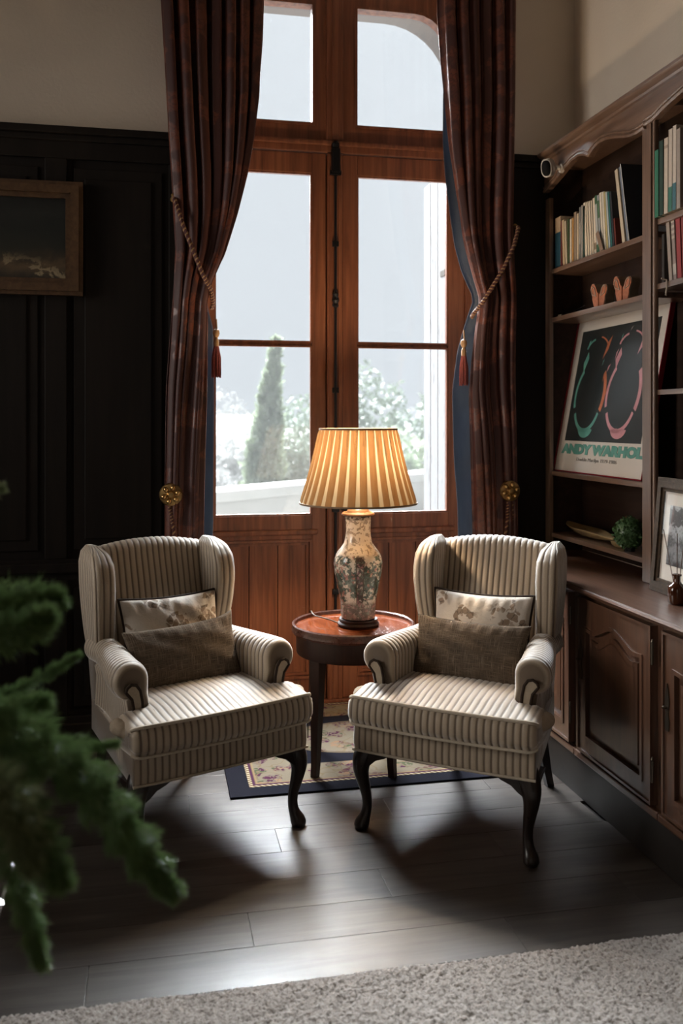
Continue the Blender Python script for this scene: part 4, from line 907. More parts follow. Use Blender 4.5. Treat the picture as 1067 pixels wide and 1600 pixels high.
specs = [ # y_near, thick, h, colour, lean, band, label
 (4.338, .066, .262, (.43, .31, .20), 0, [(0.02, .70, (.012, .060, .095))], 'thick tan book with a deep blue lower spine, farthest on the shelf'),
 (4.324, .012, .235, (.20, .04, .04), 0, None, 'thin maroon book beside the blue and tan book'),
 (4.286, .028, .235, (.50, .37, .23), .05, None, 'tan paperback leaning next to the maroon book'),
 (4.262, .019, .225, (.56, .46, .32), .07, None, 'pale paperback leaning on the tan one'),
 (4.240, .018, .228, (.05, .075, .03), .02, None, 'dark brown book behind the leaning paperbacks'),
 (4.212, .022, .222, (.62, .54, .42), 0, None, 'ivory paperback left of the mustard book'),
 (4.190, .020, .222, (.48, .24, .07), 0, None, 'mustard orange paperback on the upper shelf'),
 (4.160, .028, .245, (.26, .19, .13), 0, None, 'brown taller book right of the mustard one'),
 (4.134, .024, .232, (.46, .36, .25), 0, None, 'beige book right of the brown one'),
 (4.112, .019, .258, (.20, .19, .175), 0, [(.3, .7, (.32, .29, .25))], 'grey book with a pale spine label, left of the light grey one'),
 (4.092, .018, .262, (.34, .30, .26), 0, None, 'light grey book beside the dark green one'),
 (4.070, .020, .255, (.02, .05, .04), 0, None, 'dark green book left of the cream row'),
 (4.044, .024, .268, CRM, .075, None, 'first cream paperback after the dark green book'),
 (4.020, .022, .266, (.50, .42, .31), .075, None, 'second cream paperback after the dark green book'),
 (3.998, .020, .264, (.58, .50, .40), .075, None, 'third cream paperback after the dark green book'),
 (3.976, .020, .262, (.46, .39, .30), .075, None, 'fourth cream paperback after the dark green book'),
 (3.950, .024, .268, (.56, .48, .38), .075, [(.08, .2, (.2, .15, .1))], 'fifth cream paperback after the dark green book, brown foot'),
 (3.926, .022, .275, (.055, .125, .07), .095, [(.15, .85, (.36, .37, .36))], 'black and silver book behind the loose card'),
 (3.904, .020, .272, (.30, .32, .33), .095, [(.6, .9, (.06, .125, .07))], 'silver grey book right of the black and silver one'),
 (3.880, .022, .278, (.55, .49, .40), .095, None, 'ivory book just right of the loose card'),
 (3.858, .020, .276, (.60, .55, .46), .10, None, 'white book with no label left of the yellow one'),
 (3.838, .018, .272, (.42, .34, .16), .11, None, 'yellowish paperback left of the teal books'),
 (3.818, .018, .268, (.36, .42, .45), .125, None, 'pale blue book left of the teal book'),
 (3.800, .016, .262, (.02, .12, .12), .125, None, 'teal book on the upper shelf'),
 (3.780, .018, .258, (.02, .022, .03), .125, None, 'black book right of the teal one'),
 (3.762, .016, .13, (.12, .02, .012), .125, None, 'short dark red book right of the black one'),
]
for (yn, th, h, c, ln, bd, lab) in specs: book(yn, zS + (.066 * 0), th - .001, h, c, lab, lean=ln, band=bd)
book(3.672, zS, .026, .345, (.50, .42, .32), 'large ivory book leaning left over the row', depth=.15, xf=2.022, lean=.20)
b_ = book(3.640, zS, .014, .35, (.16, .19, .25), 'slim blue-grey album leaning against the large ivory book', depth=.15, xf=2.020, lean=.205); 
b_ = book(3.628, zS, .006, .36, (.014, .014, .016), 'thin dark folder with a white spine leaning at the end of the row', depth=.15, xf=2.018, lean=.21, band=[(0, 1, (.5, .5, .5))])
c_ = MB().box(0, .001, -.014, .014, 0, .105).build('loose_card', bmat((.20, .13, .09))); c_.location = (2.018, 3.93, 2.332); c_.rotation_euler = (R(-26), 0, 0); c_.location.x = 2.016
c_.location.y = 3.875; tag(c_, 'small brown card leaning on the book spines', 'card')
# dark cover facing out at the end of the shelf
dk = tag(empty('album', (2.128, 3.50, zS)), 'large dark album standing face out behind the post', 'book'); dk.rotation_euler = (0, R(6), 0)
MB().box(0, .020, 0, .17, 0, .345, .002).build('cover', bmat((.022, .020, .020)), dk)
def text_mesh(body, size, offset=0.0, extrude=.0006):
    c = bpy.data.curves.new('lettering', 'FONT'); c.body = body; c.size = size; c.extrude = extrude; c.offset = offset; c.resolution_u = 3
    t = bpy.data.objects.new('tmp', c); COL.objects.link(t); dg = bpy.context.evaluated_depsgraph_get(); me = bpy.data.meshes.new_from_object(t.evaluated_get(dg)); bpy.data.objects.remove(t); return me
def lettering(body, size, mat, parent, M, width=None, offset=0.0, name='lettering'):
    me = text_mesh(body, size, offset); v = np.zeros(len(me.vertices) * 3); me.vertices.foreach_get('co', v); v = v.reshape(-1, 3)
    x0, x1 = v[:, 0].min(), v[:, 0].max(); k = width / (x1 - x0) if width else 1
    v[:, 0] = (v[:, 0] - x0) * k; v[:, 1] -= v[:, 1].min() * 0; me.vertices.foreach_set('co', v.ravel()); me.materials.clear()
    o = link(name, me, mat, parent); o.matrix_local = M; return o
FACE = Matrix(((0, 0, -1, 0), (-1, 0, 0, 0), (0, 1, 0, 0), (0, 0, 0, 1)))       # text x -> -y, text y -> z, faces -x
lettering('STI', .030, bmat((.20, .17, .14)), dk, Matrix.Translation((-.001, .145, .295)) @ FACE, offset=.001)
GN = 'books on the upper right shelf'
for (yn, th, h, c, bd, lab) in [
 (3.352, .030, .272, (.025, .15, .095), None, 'bright green book next to the bookcase post'),
 (3.318, .030, .30, (.015, .045, .035), None, 'dark green book right of the bright green one'),
 (3.284, .030, .30, (.50, .43, .36), [(.86, .9, (.3, .24, .2))], 'cream book right of the dark green one'),
 (3.254, .028, .325, (.48, .42, .36), [(0.0, .30, (.03, .14, .105))], 'cream book with a green foot on the upper right shelf'),
 (3.226, .026, .33, (.52, .46, .40), [(0.0, .32, (.04, .13, .16))], 'cream book with a blue-green foot at the picture edge'),
 (3.196, .028, .31, (.30, .25, .22), None, 'grey-brown book past the blue-green footed one')]:
    book(yn, 2.3725, th - .001, h, c, lab, xf=1.992, band=bd, group=GN, lean=-.01 if c[0] > .4 else 0)
GN = 'books on the second right shelf'
for (yn, th, h, c, ln, bd, lab) in [
 (3.372, .020, .20, (.07, .06, .055), 0, None, 'dark grey book in shadow on the second right shelf'),
 (3.312, .026, .262, (.36, .30, .26), .10, None, 'beige book leaning on the second right shelf'),
 (3.282, .024, .270, (.30, .24, .22), .08, [(.62, .66, (.5, .44, .38)), (.70, .74, (.5, .44, .38)), (.78, .82, (.5, .44, .38)), (.86, .9, (.5, .44, .38)), (.08, .24, (.5, .45, .4))], 'grey-brown book with cream bands on its spine'),
 (3.246, .032, .262, (.30, .045, .05), .06, None, 'faded red book on the second right shelf'),
 (3.212, .030, .25, (.22, .05, .05), .05, None, 'dark red book at the right picture edge')]:
    book(yn, 2.1085, th - .001, h, c, lab, xf=2.03, lean=ln, band=bd, group=GN)
rb = MB().tube([(1.985, 3.318, 2.118), (2.0, 3.318, 2.113), (2.006, 3.316, 2.113), (2.0085, 3.316, 2.10), (2.006, 3.314, 2.078), (2.000, 3.309, 2.060), (1.996, 3.305, 2.050)], .0035, 6).build('bookmark_ribbon', bmat((.42, .35, .28)), None, True)
tag(rb, 'thin beige ribbon hanging over the second right shelf edge', 'ribbon')
# butterfly bookends
def butterfly(y, z, s, yaw, label):
    half = [(0, .052), (.010, .066), (.018, .088), (.030, .102), (.042, .103), (.050, .094), (.052, .078), (.046, .060), (.040, .048), (.040, .034), (.034, .014), (.029, 0), (0, 0)]
    pts = [(a * s, b * s) for a, b in half[:-1]] + [(-a * s, b * s * .90) for a, b in half[-2:0:-1]]
    o = tag(empty('butterfly_bookend', (2.045, y, z), yaw), label, 'bookend', 'butterfly bookends')
    MB().prism(pts, 0, .048, 'x').build('body', 'butterfly_side', o)
    f = MB().prism([(a * .97, b * .97 + .0015) for a, b in pts], -.004, 0, 'x').build('carved_face', 'butterfly', o)
    for sg in (-1, 1):
        sc = lambda k, cy, cz: [(sg * cy + (a - sg * cy) * k, cz + (b - cz) * k) for a, b in [(sg * .012 * s, .045 * s), (sg * .024 * s, .082 * s), (sg * .038 * s, .092 * s), (sg * .046 * s, .078 * s), (sg * .040 * s, .056 * s)]]
        MB().ring(sc(1, .033 * s, .07 * s), sc(.8, .033 * s, .07 * s), -.007, -.003, 'x').build('wing_vein', 'butterfly_side', f)
    MB().tube([(-.006, 0, .004 * s), (-.006, 0, .06 * s)], .004, 6).build('butterfly_body', 'butterfly', f, True)
butterfly(3.955, 2.0805, 1.12, R(12), 'carved orange butterfly bookend farther along the second shelf')
butterfly(3.735, 2.0805, 1.14, R(12), 'carved orange butterfly bookend nearer the bookcase post')
qu = tag(empty('quill', (2.035, 4.37, 2.081)), 'dark feather quill with a pale tip lying on the second shelf', 'quill')
MB().tube([(0, 0, .006), (.004, -.03, .006)], .006, 8).build('nib', 'butterfly_side', qu, True)
MB().tube([(.004, -.03, .007), (.012, -.14, .012), (.02, -.25, .03)], [.003, .002, .001], 6).build('shaft', 'black_gloss', qu, True)
MB().prism([(.006, -.06), (.022, -.09), (.036, -.16), (.030, -.24), (.02, -.27), (.008, -.20), (.002, -.12)], .006, .009, 'z').build('vane', 'black_gloss', qu)

# poster leaning on the third shelf (art replaced by a plain abstract print)
th = math.asin(.146 / .80)
po_ = tag(empty('framed_poster', (2.030, 3.985, 1.2915)), 'large framed art poster with teal lettering leaning on the third shelf', 'poster')
po_.rotation_euler = (0, th, 0)
PW, PH = .88, .80; hw = PW / 2
fo = [(-hw, 0), (hw, 0), (hw, PH), (-hw, PH)]; ii = .006; fi = [(-hw + ii, ii), (hw - ii, ii), (hw - ii, PH - ii), (-hw + ii, PH - ii)]
MB().ring(fo, fi, -.004, .018, 'x').build('frame', 'redframe', po_)
pr_ = MB().prism(fi, .004, .014, 'x').build('print', 'paper', po_)
ax0, ax1, az0, az1 = -hw + .068, hw - .068, .160, .725
MB().box(.0025, .004, ax0, ax1, az0, az1).build('art_ground', 'ink', pr_)
def blob(pts, mat, lvl=.0018):
    # pts in 0..1 across the art, u runs from the far (left) side
    MB().prism([(ax1 - u * (ax1 - ax0), az0 + v * (az1 - az0)) for u, v in pts], lvl, .0026, 'x').build('art_shape', mat, pr_)
def arc(cu, cv, r0, r1, a0, a1, sv=1.0, n=14):
    o = [(cu + r0 * math.cos(R(a0 + (a1 - a0) * k / n)), cv + sv * r0 * math.sin(R(a0 + (a1 - a0) * k / n))) for k in range(n + 1)]
    i = [(cu + r1 * math.cos(R(a1 + (a0 - a1) * k / n)), cv + sv * r1 * math.sin(R(a1 + (a0 - a1) * k / n))) for k in range(n + 1)]; return o + i
for cu, mA, mB in ((.25, 'teal', 'orange'), (.69, 'pink', 'pink')):
    blob(arc(cu, .36, .19, .165, 205, 335, 1.5), mA); blob(arc(cu, .40, .21, .185, 130, 200, 1.5), mA); blob(arc(cu, .42, .22, .185, -30, 35, 1.5), mB)
    blob(arc(cu, .78, .17, .155, 20, 75, .9), mB); blob(arc(cu - .02, .80, .13, .11, 100, 165, .9), mA)
    blob([(cu + .10, .72), (cu + .16, .80), (cu + .19, .92), (cu + .14, .86)], mB); blob([(cu - .14, .62), (cu - .09, .74), (cu - .11, .80), (cu - .16, .70)], mA)
    blob(arc(cu + .02, .12, .10, .02, 190, 350, .9), mA)
for u_, v_, w_, h_, m_ in ((.40, .52, .02, .10, 'orange'), (.44, .60, .025, .07, 'pink'), (.36, .66, .015, .06, 'teal'), (.52, .70, .02, .09, 'pink'), (.56, .86, .015, .06, 'teal'), (.80, .90, .02, .05, 'pink'), (.88, .62, .02, .12, 'pink'), (.12, .84, .018, .07, 'teal'), (.47, .40, .03, .08, 'orange'), (.66, .93, .02, .04, 'greyink')):
    blob([(u_, v_), (u_ + w_ * .6, v_ + h_ * .35), (u_ + w_ * 1.5, v_ + h_), (u_ + w_ * .3, v_ + h_ * .7)], m_)
TM = lambda x, z: Matrix.Translation((.002, x, z)) @ FACE
lettering('ANDY WARHOL', .062, 'teal', pr_, TM(hw - .052, .098), .80, .0048)
lettering('Double Marilyn 1979-1986', .024, 'greyink', pr_, TM(hw - .235, .062), .40)
MB().box(-.001, .0, -hw + ii, hw - ii, ii, PH - ii).build('glass', 'acrylic', po_)

# shelf four: gold leaf dish, gold horn, boxwood ball
def leaf_dish():
    nl = 30; loops = []
    for k in range(nl):
        t = k / (nl - 1); wd = .055 * math.sin(math.pi * t ** .8) ** .8 + .002; y = .26 - .50 * t; z0 = .004 + .050 * (2 * abs(t - .5)) ** 2.2 * (1 if t < .5 else .35)
        q = []
        for a in np.linspace(-1, 1, 15): q.append((a * wd, y, z0 + .040 * a * a * math.sin(math.pi * t)))
        for a in np.linspace(1, -1, 15): q.append((a * wd * .93, y, z0 + .006 + .036 * a * a * math.sin(math.pi * t)))
        loops.append(q)
    return loops
ld = grid_mesh('leaf_dish', leaf_dish(), 'gold', None); ld.location = (2.095, 4.13, .9725); tag(ld, 'long gold leaf-shaped dish on the lowest shelf', 'dish')
hn = []
for t in np.linspace(0, 1, 26):
    a = 3.6 * t; rr = .006 + .032 * t ** 1.2
    hn.append((np.array((0.02 * math.sin(a), .055 * (1 - t) * math.cos(a * .9) - .03 + .02 * t, .030 + .085 * t + .012 * math.sin(a))), rr))
hr = tag(empty('shell_ornament', (2.12, 3.86, .9725)), 'gold horn-shaped shell ornament behind the boxwood ball', 'ornament')
MB().tube([p for p, r in hn], [r for p, r in hn], 16).build('horn', 'gold', hr, True)
MB().lathe([(.0, 0), (.035, .0), (.052, .012), (.058, .030), (.054, .032), (.04, .016), (.0, .010)], (-.03, -.05, .0), 26, False).build('bowl', 'gold', hr, True)
bl = tag(empty('boxwood_ball', (2.058, 3.70, .9725)), 'small round boxwood topiary ball on the lowest shelf by the post', 'plant')
pp = RNG.normal(size=(1500, 3)); pp /= np.linalg.norm(pp, axis=1)[:, None]; rr = .073 * RNG.uniform(.80, 1.0, 1500)
v, f = flakes(1500, pp * rr[:, None] * .93 + (0, 0, .080), .016, 1.6, 3); stuff(raw('leaves', v, f, 'box', bl))
MB().lathe([(.002, .012), (.03, .020), (.055, .048), (.062, .08), (.055, .112), (.03, .138), (.002, .145)], (0, 0, 0), 20).build('core', 'box', bl, True)
MB().lathe([(.02, .0), (.024, .0), (.024, .02), (.02, .02)], (0, 0, 0), 14).build('foot', 'black_gloss', bl)

# near bay: turned column, dark box, framed photograph, reed bottle
tw = tag(empty('turned_candlestick', (2.11, 3.165, 1.6755)), 'brown barley-twist wooden candlestick at the right picture edge', 'candlestick')
pr2 = [(.034, 0), (.036, .012), (.02, .02)] + [(.020 + .008 * abs(math.sin(k * math.pi / 4)), .03 + k * .0085) for k in range(36)] + [(.03, .345), (.034, .36), (.02, .37)]
MB().lathe(pr2, (0, 0, 0), 20).build('column', 'oakdark', tw, True)
MB().lathe([(.012, .37), (.013, .38), (.009, .382)], (0, 0, 0), 14).build('socket', 'brass', tw)
dbx = tag(empty('dark_jar', (2.09, 3.15, 1.291)), 'dark lidded jar in the shadow of the right bay', 'jar')
MB().lathe([(.0, 0), (.045, 0), (.055, .03), (.058, .12), (.05, .17), (.046, .18), (0, .18)], (0, 0, 0), 24, False).build('body', 'black_gloss', dbx, True)
MB().lathe([(.0, .18), (.052, .18), (.055, .19), (.05, .205), (.012, .215), (.010, .235), (0, .238)], (0, 0, 0), 24, False).build('lid', 'steel', dbx, True)
shelf(1.290, 2.02, 3.298)
lean = R(-0) 
ph = tag(empty('framed_photograph', (1.945, 3.335, .8765)), 'black and white landscape photograph in a bronze frame on the worktop', 'picture'); ph.rotation_euler = (0, R(5), R(-3))
def pf(i): return [(-.42 + i, i), (-i, i), (-i, .45 - i), (-.42 + i, .45 - i)]
for i0, i1, d0 in ((0, .016, -.004), (.016, .040, -.010), (.040, .054, -.002)): MB().ring(pf(i0), pf(i1), d0, .022, 'x').build('frame_moulding', 'bronze', ph)
MB().prism(pf(.053), .006, .016, 'x').build('mat_board', 'paper', ph)
def bw_m():
    t = NT('monochrome_photo'); v = t.co(); s = t.sep(v); n = t.noise(v, 24, 6, .75)
    z = t.math('ADD', s[2], t.math('MULTIPLY', t.math('SUBTRACT', n, .5), .22))
    t.P(Base_Color=t.ramp(z, [(.12, .03), (.17, .22), (.20, .05), (.24, .30), (.255, .38), (.27, .06), (.33, .10), (.345, .42), (.40, .36)]), Roughness=.5); return t.m
MAT['bw'] = bw_m()
MB().box(.004, .006, -.32, -.10, .115, .345).build('photo', 'bw', ph); MB().box(.0, .001, -.367, -.053, .053, .397).build('glass', 'glass', ph)
rd = tag(empty('reed_diffuser', (1.885, 3.045, .8765)), 'small amber reed diffuser bottle on the worktop before the photograph', 'bottle')
MB().lathe([(.0, 0), (.030, 0), (.033, .006), (.033, .055), (.029, .066), (.016, .076), (.0125, .082), (.0125, .10), (.016, .102), (.016, .108), (.011, .108), (.0, .1)], (0, 0, 0), 28, False).build('bottle', 'amber', rd, True)
for k, (a, b) in enumerate(((-.01, .075), (-.03, -.05), (.02, -.02))):
    MB().tube([(0, 0, .01), (a, b, .265)], .0016, 5).build('reed', 'oakdark', rd)

# security camera on the crown rail
sc_ = tag(empty('security_camera', (1.985, 4.235, 2.80)), 'small white security camera on the far end of the bookcase crown', 'camera')
ax = Vector((-.62, -.72, -.30)).normalized(); cc = Vector((-.065, .0, .005))
def along(t): return tuple(cc + ax * t)
side = ax.cross(Vector((0, 0, 1))).normalized(); upv = side.cross(ax)
def oval(ts, rs, n=28):
    return [[tuple(cc + ax * t + side * (r * .78 * math.copysign(abs(math.cos(2 * math.pi * k / n)) ** .8, math.cos(2 * math.pi * k / n))) + upv * (r * 1.28 * math.copysign(abs(math.sin(2 * math.pi * k / n)) ** .85, math.sin(2 * math.pi * k / n)))) for k in range(n)] for t, r in zip(ts, rs)]
grid_mesh('housing', oval((-.050, -.049, -.044, -.032, -.01, .03, .046, .050), (.004, .016, .026, .032, .035, .035, .035, .033)), 'white_plastic', sc_)
grid_mesh('lens_face', oval((.0495, .052), (.030, .028)), 'black_matt', sc_)
MB().tube([(0.008, 0, .005), (-.004, 0, .005)], [.024, .022], 18).build('mount', 'white_plastic', sc_, True)
MB().tube([(-.004, 0, .006), (-.025, .008, .012), (-.040, .012, .014)], .011, 10).build('bracket', 'white_plastic', sc_, True)

# ================================================================== FERN in the foreground
fx, fy, fz = -.62, 1.72, 1.02
fern = tag(empty('potted_fern', (fx, fy, 0)), 'foxtail fern with bushy green plumes on a stand at the left', 'plant')
MB().lathe([(.0, .70), (.085, .70), (.12, .80), (.135, .90), (.14, .905), (.14, .93), (.125, .93), (.122, .885)], (0, 0, 0), 30, False).build('pot', 'plinth', fern, True)
MB().lathe([(.0, .905), (.06, .903), (.1215, .895), (.1215, .885), (0, .88)], (0, 0, 0), 24, False).build('soil', 'bark', fern, True)
def frond(path, rad, n, mat, seed, nl=.020, droop=.0):
    P = np.array(path, float); t0 = np.linspace(0, 1, len(P)); tt = np.linspace(0, 1, 40); Q = np.stack([np.interp(tt, t0, P[:, k]) for k in range(3)], 1)
    for _ in range(5): Q[1:-1] = (Q[:-2] + 2 * Q[1:-1] + Q[2:]) / 4
    o = MB().tube(Q - (fx, fy, 0), np.linspace(.0035, .0012, 40), 5).build('frond', 'stem', fern, True)
    r = np.random.default_rng(seed); s = r.uniform(.06, 1, n) ** .9; base = np.stack([np.interp(s, tt, Q[:, k]) for k in range(3)], 1)
    T = np.gradient(Q, axis=0); T /= np.linalg.norm(T, axis=1)[:, None]; Tn = np.stack([np.interp(s, tt, T[:, k]) for k in range(3)], 1)
    d = r.normal(size=(n, 3)); d -= Tn * (d * Tn).sum(1)[:, None]; d /= np.linalg.norm(d, axis=1)[:, None]
    R0 = rad * (.35 + .65 * np.sin(np.pi * np.clip(s * .9 + .12, 0, 1)) ** .7) * (1 - .55 * np.clip((s - .8) / .2, 0, 1) ** 2)
    clump = .72 + .28 * np.sin(s * 70 + np.arctan2(d[:, 2], d[:, 0]) * 3)
    dist = (R0 * clump * np.sqrt(r.uniform(.05, 1, n)))[:, None]
    root = base + d * dist + Tn * dist * .45
    dirn = d * .75 + Tn * .7 + r.normal(size=(n, 3)) * .35; dirn /= np.linalg.norm(dirn, axis=1)[:, None]
    e = np.cross(dirn, r.normal(size=(n, 3))); e /= np.linalg.norm(e, axis=1)[:, None]; L = (nl * r.uniform(.6, 1.2, n))[:, None]
    v = np.stack([root - e * .0011, root + e * .0011, root + dirn * L], 1).reshape(-1, 3) - (fx, fy, 0); f = (np.arange(n)[:, None] * 3 + np.arange(3)).tolist()
    stuff(raw('needles', v, f, mat, o)); return o
crownp = (fx, fy, .95)
FR = [ # waypoints in metres, radius, needles, material, needle length
 ([(-0.434, 1.743, 1.161), (-0.330, 1.701, 1.211), (-0.242, 1.683, 1.222), (-0.160, 1.666, 1.239)], .055, 9000, 'fern', .022),
 ([(-0.455, 1.829, 1.261), (-0.350, 1.807, 1.380), (-0.274, 1.792, 1.427)], .022, 1500, 'fern_pale', .016),
 ([(-0.396, 1.715, 1.121), (-0.298, 1.644, 1.178), (-0.206, 1.574, 1.205), (-0.165, 1.565, 1.232)], .04, 5000, 'fern', .020),
 ([(-0.394, 1.663, 1.047), (-0.277, 1.639, 1.069), (-0.193, 1.632, 1.108), (-0.126, 1.639, 1.146)], .014, 2600, 'fern', .011),
 ([(-0.417, 1.719, 1.054), (-0.330, 1.701, 1.042), (-0.256, 1.706, 1.036), (-0.184, 1.692, 1.053)], .040, 4200, 'fern', .020),
 ([(-0.381, 1.610, 1.106), (-0.299, 1.593, 1.074), (-0.206, 1.574, 1.032), (-0.134, 1.559, 0.985), (-0.072, 1.546, 0.917), (-0.016, 1.535, 0.833), (0.033, 1.525, 0.772)], .050, 15000, 'fern', .020),
 ([(-0.362, 1.657, 1.004), (-0.234, 1.630, 0.993), (-0.141, 1.642, 0.980), (-0.061, 1.646, 0.984)], .016, 2600, 'fern', .012),
 ([(-0.351, 1.522, 1.080), (-0.273, 1.506, 1.010), (-0.215, 1.494, 0.950), (-0.176, 1.486, 0.891), (-0.137, 1.478, 0.826)], .052, 11000, 'fern', .020),
 ([(-0.327, 1.496, 1.067), (-0.265, 1.463, 1.006), (-0.218, 1.454, 0.987), (-0.190, 1.448, 0.929), (-0.180, 1.446, 0.871)], .045, 6000, 'fern_pale', .020),
 ([(-0.358, 1.554, 0.999), (-0.259, 1.533, 0.938), (-0.219, 1.525, 0.856), (-0.194, 1.520, 0.765), (-0.173, 1.516, 0.684)], .028, 5200, 'fern', .018),
 ([(-0.417, 1.719, 0.998), (-0.330, 1.701, 0.998), (-0.242, 1.683, 0.986), (-0.198, 1.674, 0.930)], .055, 7000, 'fern', .020),
]
for k, (wp, rad, n, m, nl) in enumerate(FR): frond([crownp] + wp, rad, n, m, 50 + k, nl)
st = tag(empty('plant_stand', (fx, fy, 0)), 'chrome-legged plant stand at the left picture edge under the fern', 'stand')
for sx in (-1, 1):
    for dy in (-.13, .0): MB().tube([(sx * .12, .01 + dy, .025), (sx * .376, -.037 + dy, .775)], .0065, 12).build('leg', 'chrome', st, True)
    MB().tube([(sx * .25, -.145, .40), (sx * .25, -.015, .40)], .005, 10).build('stretcher', 'chrome', st, True)
MB().box(-.33, .33, -.16, .13, .681, .6995, .005).build('top', 'mahogany_dark', st)

# ================================================================== OUTSIDE
we = MB()
def wall_arch():
    inner = rrect(.17, 1.775, 0, 3.965, .40, .40, 10); outer = [(-2.5, 0), (4.5, 0)] + [(4.5, 5.0)] * 10 + [(-2.5, 5.0)] * 10
    return MB().ring(outer, inner, 5.15, 5.40)
struct(wall_arch().build('wall_exterior', 'stone'))
sh_ = tag(empty('shutter', (1.81, 5.41, 0)), 'weathered white wooden shutter folded open outside the right window pane', 'shutter')
for k in range(3): MB().box(-.045, -.012, .0 + k * .155, .147 + k * .155, .03, 3.1, .003).build('board', 'shutter', sh_)
for z in (.5, 1.5, 2.6): MB().box(-.012, .008, .02, .44, z, z + .10, .004).build('batten', 'shutter', sh_)
for z in (.72, 2.45): MB().box(-.049, -.045, -.005, .09, z, z + .035).build('strap_hinge', 'steel', sh_)
ter = struct(MB().prism([(-4.93, 5.4), (12, 5.4), (12, 20.9)], -.3, -.02, 'z').build('terrace', 'stone'))
# parapet, running away to the right
P0, P1 = np.array((.2, 10.1)), np.array((6.2, 15.6))
d = (P1 - P0) / np.linalg.norm(P1 - P0); P0 = P0 - d * 7; ln = float(np.linalg.norm(P1 - P0)); ang_ = math.atan2(d[1], d[0])
pa = struct(empty('terrace_parapet_wall', (P0[0], P0[1], 0), ang_)); 
box('coping', (0, ln, -.24, .24, .63, .76), 'coping_stone', pa, .02); box('wall_course', (0, ln, -.15, .15, -.1, .63), 'coping_stone', pa)
plr = tag(MB().lathe([(.0, 0), (.10, 0), (.13, .12), (.20, .42), (.22, .44), (.22, .47), (.17, .47), (.14, .38), (0, .36)], (0, 0, 0), 18, False).build('garden_planter', 'bark', None, True), 'small clay planter on the terrace in front of the parapet', 'planter')
plr.location = (1.12, 8.6, -.02)
hl = []
for i in range(50):
    for j in range(24):
        x = -40 + i * 2.2; y = 30 + j * 3.2; hl.append((x, y, -6 + 6.2 * smoothstep(28, 95, y) + 1.6 * math.sin(x * .11 + 1) * smoothstep(40, 90, y) + .5 * math.sin(x * .5 + y * .3)))
hm = struct(raw('hills', hl, [(i * 24 + j, (i + 1) * 24 + j, (i + 1) * 24 + j + 1, i * 24 + j + 1) for i in range(49) for j in range(23)], 'hill', None, True))
hz = NT('garden_haze'); hz.t.nodes.remove(hz.b)
hz.t.links.new(hz.n('ShaderNodeVolumeScatter', {'Color': (1, 1, 1), 'Density': .0042, 'Anisotropy': 0.0}).outputs[0], hz.out.inputs['Volume'])
hzo = stuff(box('haze', (-30, 45, 13.5, 23.2, -9, 16), hz.m)); tag(hzo, 'pale haze slab added in the garden air beyond the terrace', 'haze'); hzo['kind'] = 'stuff'  # scattering slab added to wash out the overexposed view beyond it
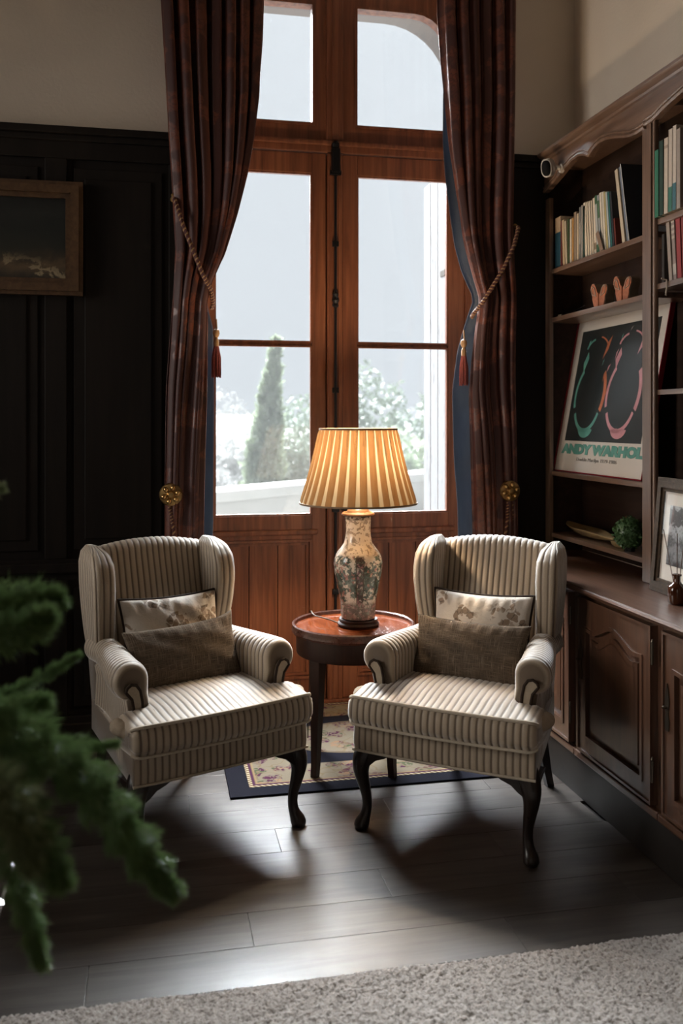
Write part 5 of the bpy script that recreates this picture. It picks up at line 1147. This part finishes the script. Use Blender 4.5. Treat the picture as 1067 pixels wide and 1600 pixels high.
def tree(name, label, pos, h, wd, mat, n, seed, size, cone=False, cat='tree', group=None, tz=-6):
    bare = mat == 'hazy_bare'; n = n * 3 if bare else (n if cone else n * 2); size = size if bare or cone else size * .72
    r = np.random.default_rng(seed); o = tag(empty(name, (pos[0], pos[1], tz)), label, cat, group); zb = pos[2] - tz
    MB().tube([(0, 0, 0), (0.05, 0, zb + h * .5)], [wd * .07, wd * .03], 8).build('trunk', 'bark', o, True)
    if cone:
        t = r.uniform(0, 1, n) ** 1.25; a = r.uniform(0, 2 * math.pi, n)
        lump = 1 + .16 * np.sin(a * 3 + t * 22) + .12 * np.sin(a * 5 - t * 37)
        prof = np.interp(t, [0, .08, .25, .45, .65, .82, .93, 1], [.80, 1.0, .98, .86, .62, .36, .18, .03])
        rr = wd / 2 * prof * lump * np.sqrt(r.uniform(.35, 1, n)); lx = h * .085 * t ** 1.3
        p = np.stack([rr * np.cos(a) + lx, rr * np.sin(a), zb + h * t - size * .6], 1); v, f = flakes(n, p, size, 2.4, seed, (0, 0, 1.3))
    else:
        nb = 12; c = r.normal(size=(nb, 3)) * (wd * .24, wd * .24, h * .20) + (0, 0, zb + h * .55); k = r.integers(0, nb, n); q = r.normal(size=(n, 3)); q /= np.linalg.norm(q, axis=1)[:, None]
        p = c[k] + q * (r.uniform(.5, 1, n) ** .5)[:, None] * (wd * .22, wd * .22, h * .22); v, f = flakes(n, p, size, 8.0 if bare else 1.8, seed)
    stuff(raw('crown', v, f, mat, o)); return o
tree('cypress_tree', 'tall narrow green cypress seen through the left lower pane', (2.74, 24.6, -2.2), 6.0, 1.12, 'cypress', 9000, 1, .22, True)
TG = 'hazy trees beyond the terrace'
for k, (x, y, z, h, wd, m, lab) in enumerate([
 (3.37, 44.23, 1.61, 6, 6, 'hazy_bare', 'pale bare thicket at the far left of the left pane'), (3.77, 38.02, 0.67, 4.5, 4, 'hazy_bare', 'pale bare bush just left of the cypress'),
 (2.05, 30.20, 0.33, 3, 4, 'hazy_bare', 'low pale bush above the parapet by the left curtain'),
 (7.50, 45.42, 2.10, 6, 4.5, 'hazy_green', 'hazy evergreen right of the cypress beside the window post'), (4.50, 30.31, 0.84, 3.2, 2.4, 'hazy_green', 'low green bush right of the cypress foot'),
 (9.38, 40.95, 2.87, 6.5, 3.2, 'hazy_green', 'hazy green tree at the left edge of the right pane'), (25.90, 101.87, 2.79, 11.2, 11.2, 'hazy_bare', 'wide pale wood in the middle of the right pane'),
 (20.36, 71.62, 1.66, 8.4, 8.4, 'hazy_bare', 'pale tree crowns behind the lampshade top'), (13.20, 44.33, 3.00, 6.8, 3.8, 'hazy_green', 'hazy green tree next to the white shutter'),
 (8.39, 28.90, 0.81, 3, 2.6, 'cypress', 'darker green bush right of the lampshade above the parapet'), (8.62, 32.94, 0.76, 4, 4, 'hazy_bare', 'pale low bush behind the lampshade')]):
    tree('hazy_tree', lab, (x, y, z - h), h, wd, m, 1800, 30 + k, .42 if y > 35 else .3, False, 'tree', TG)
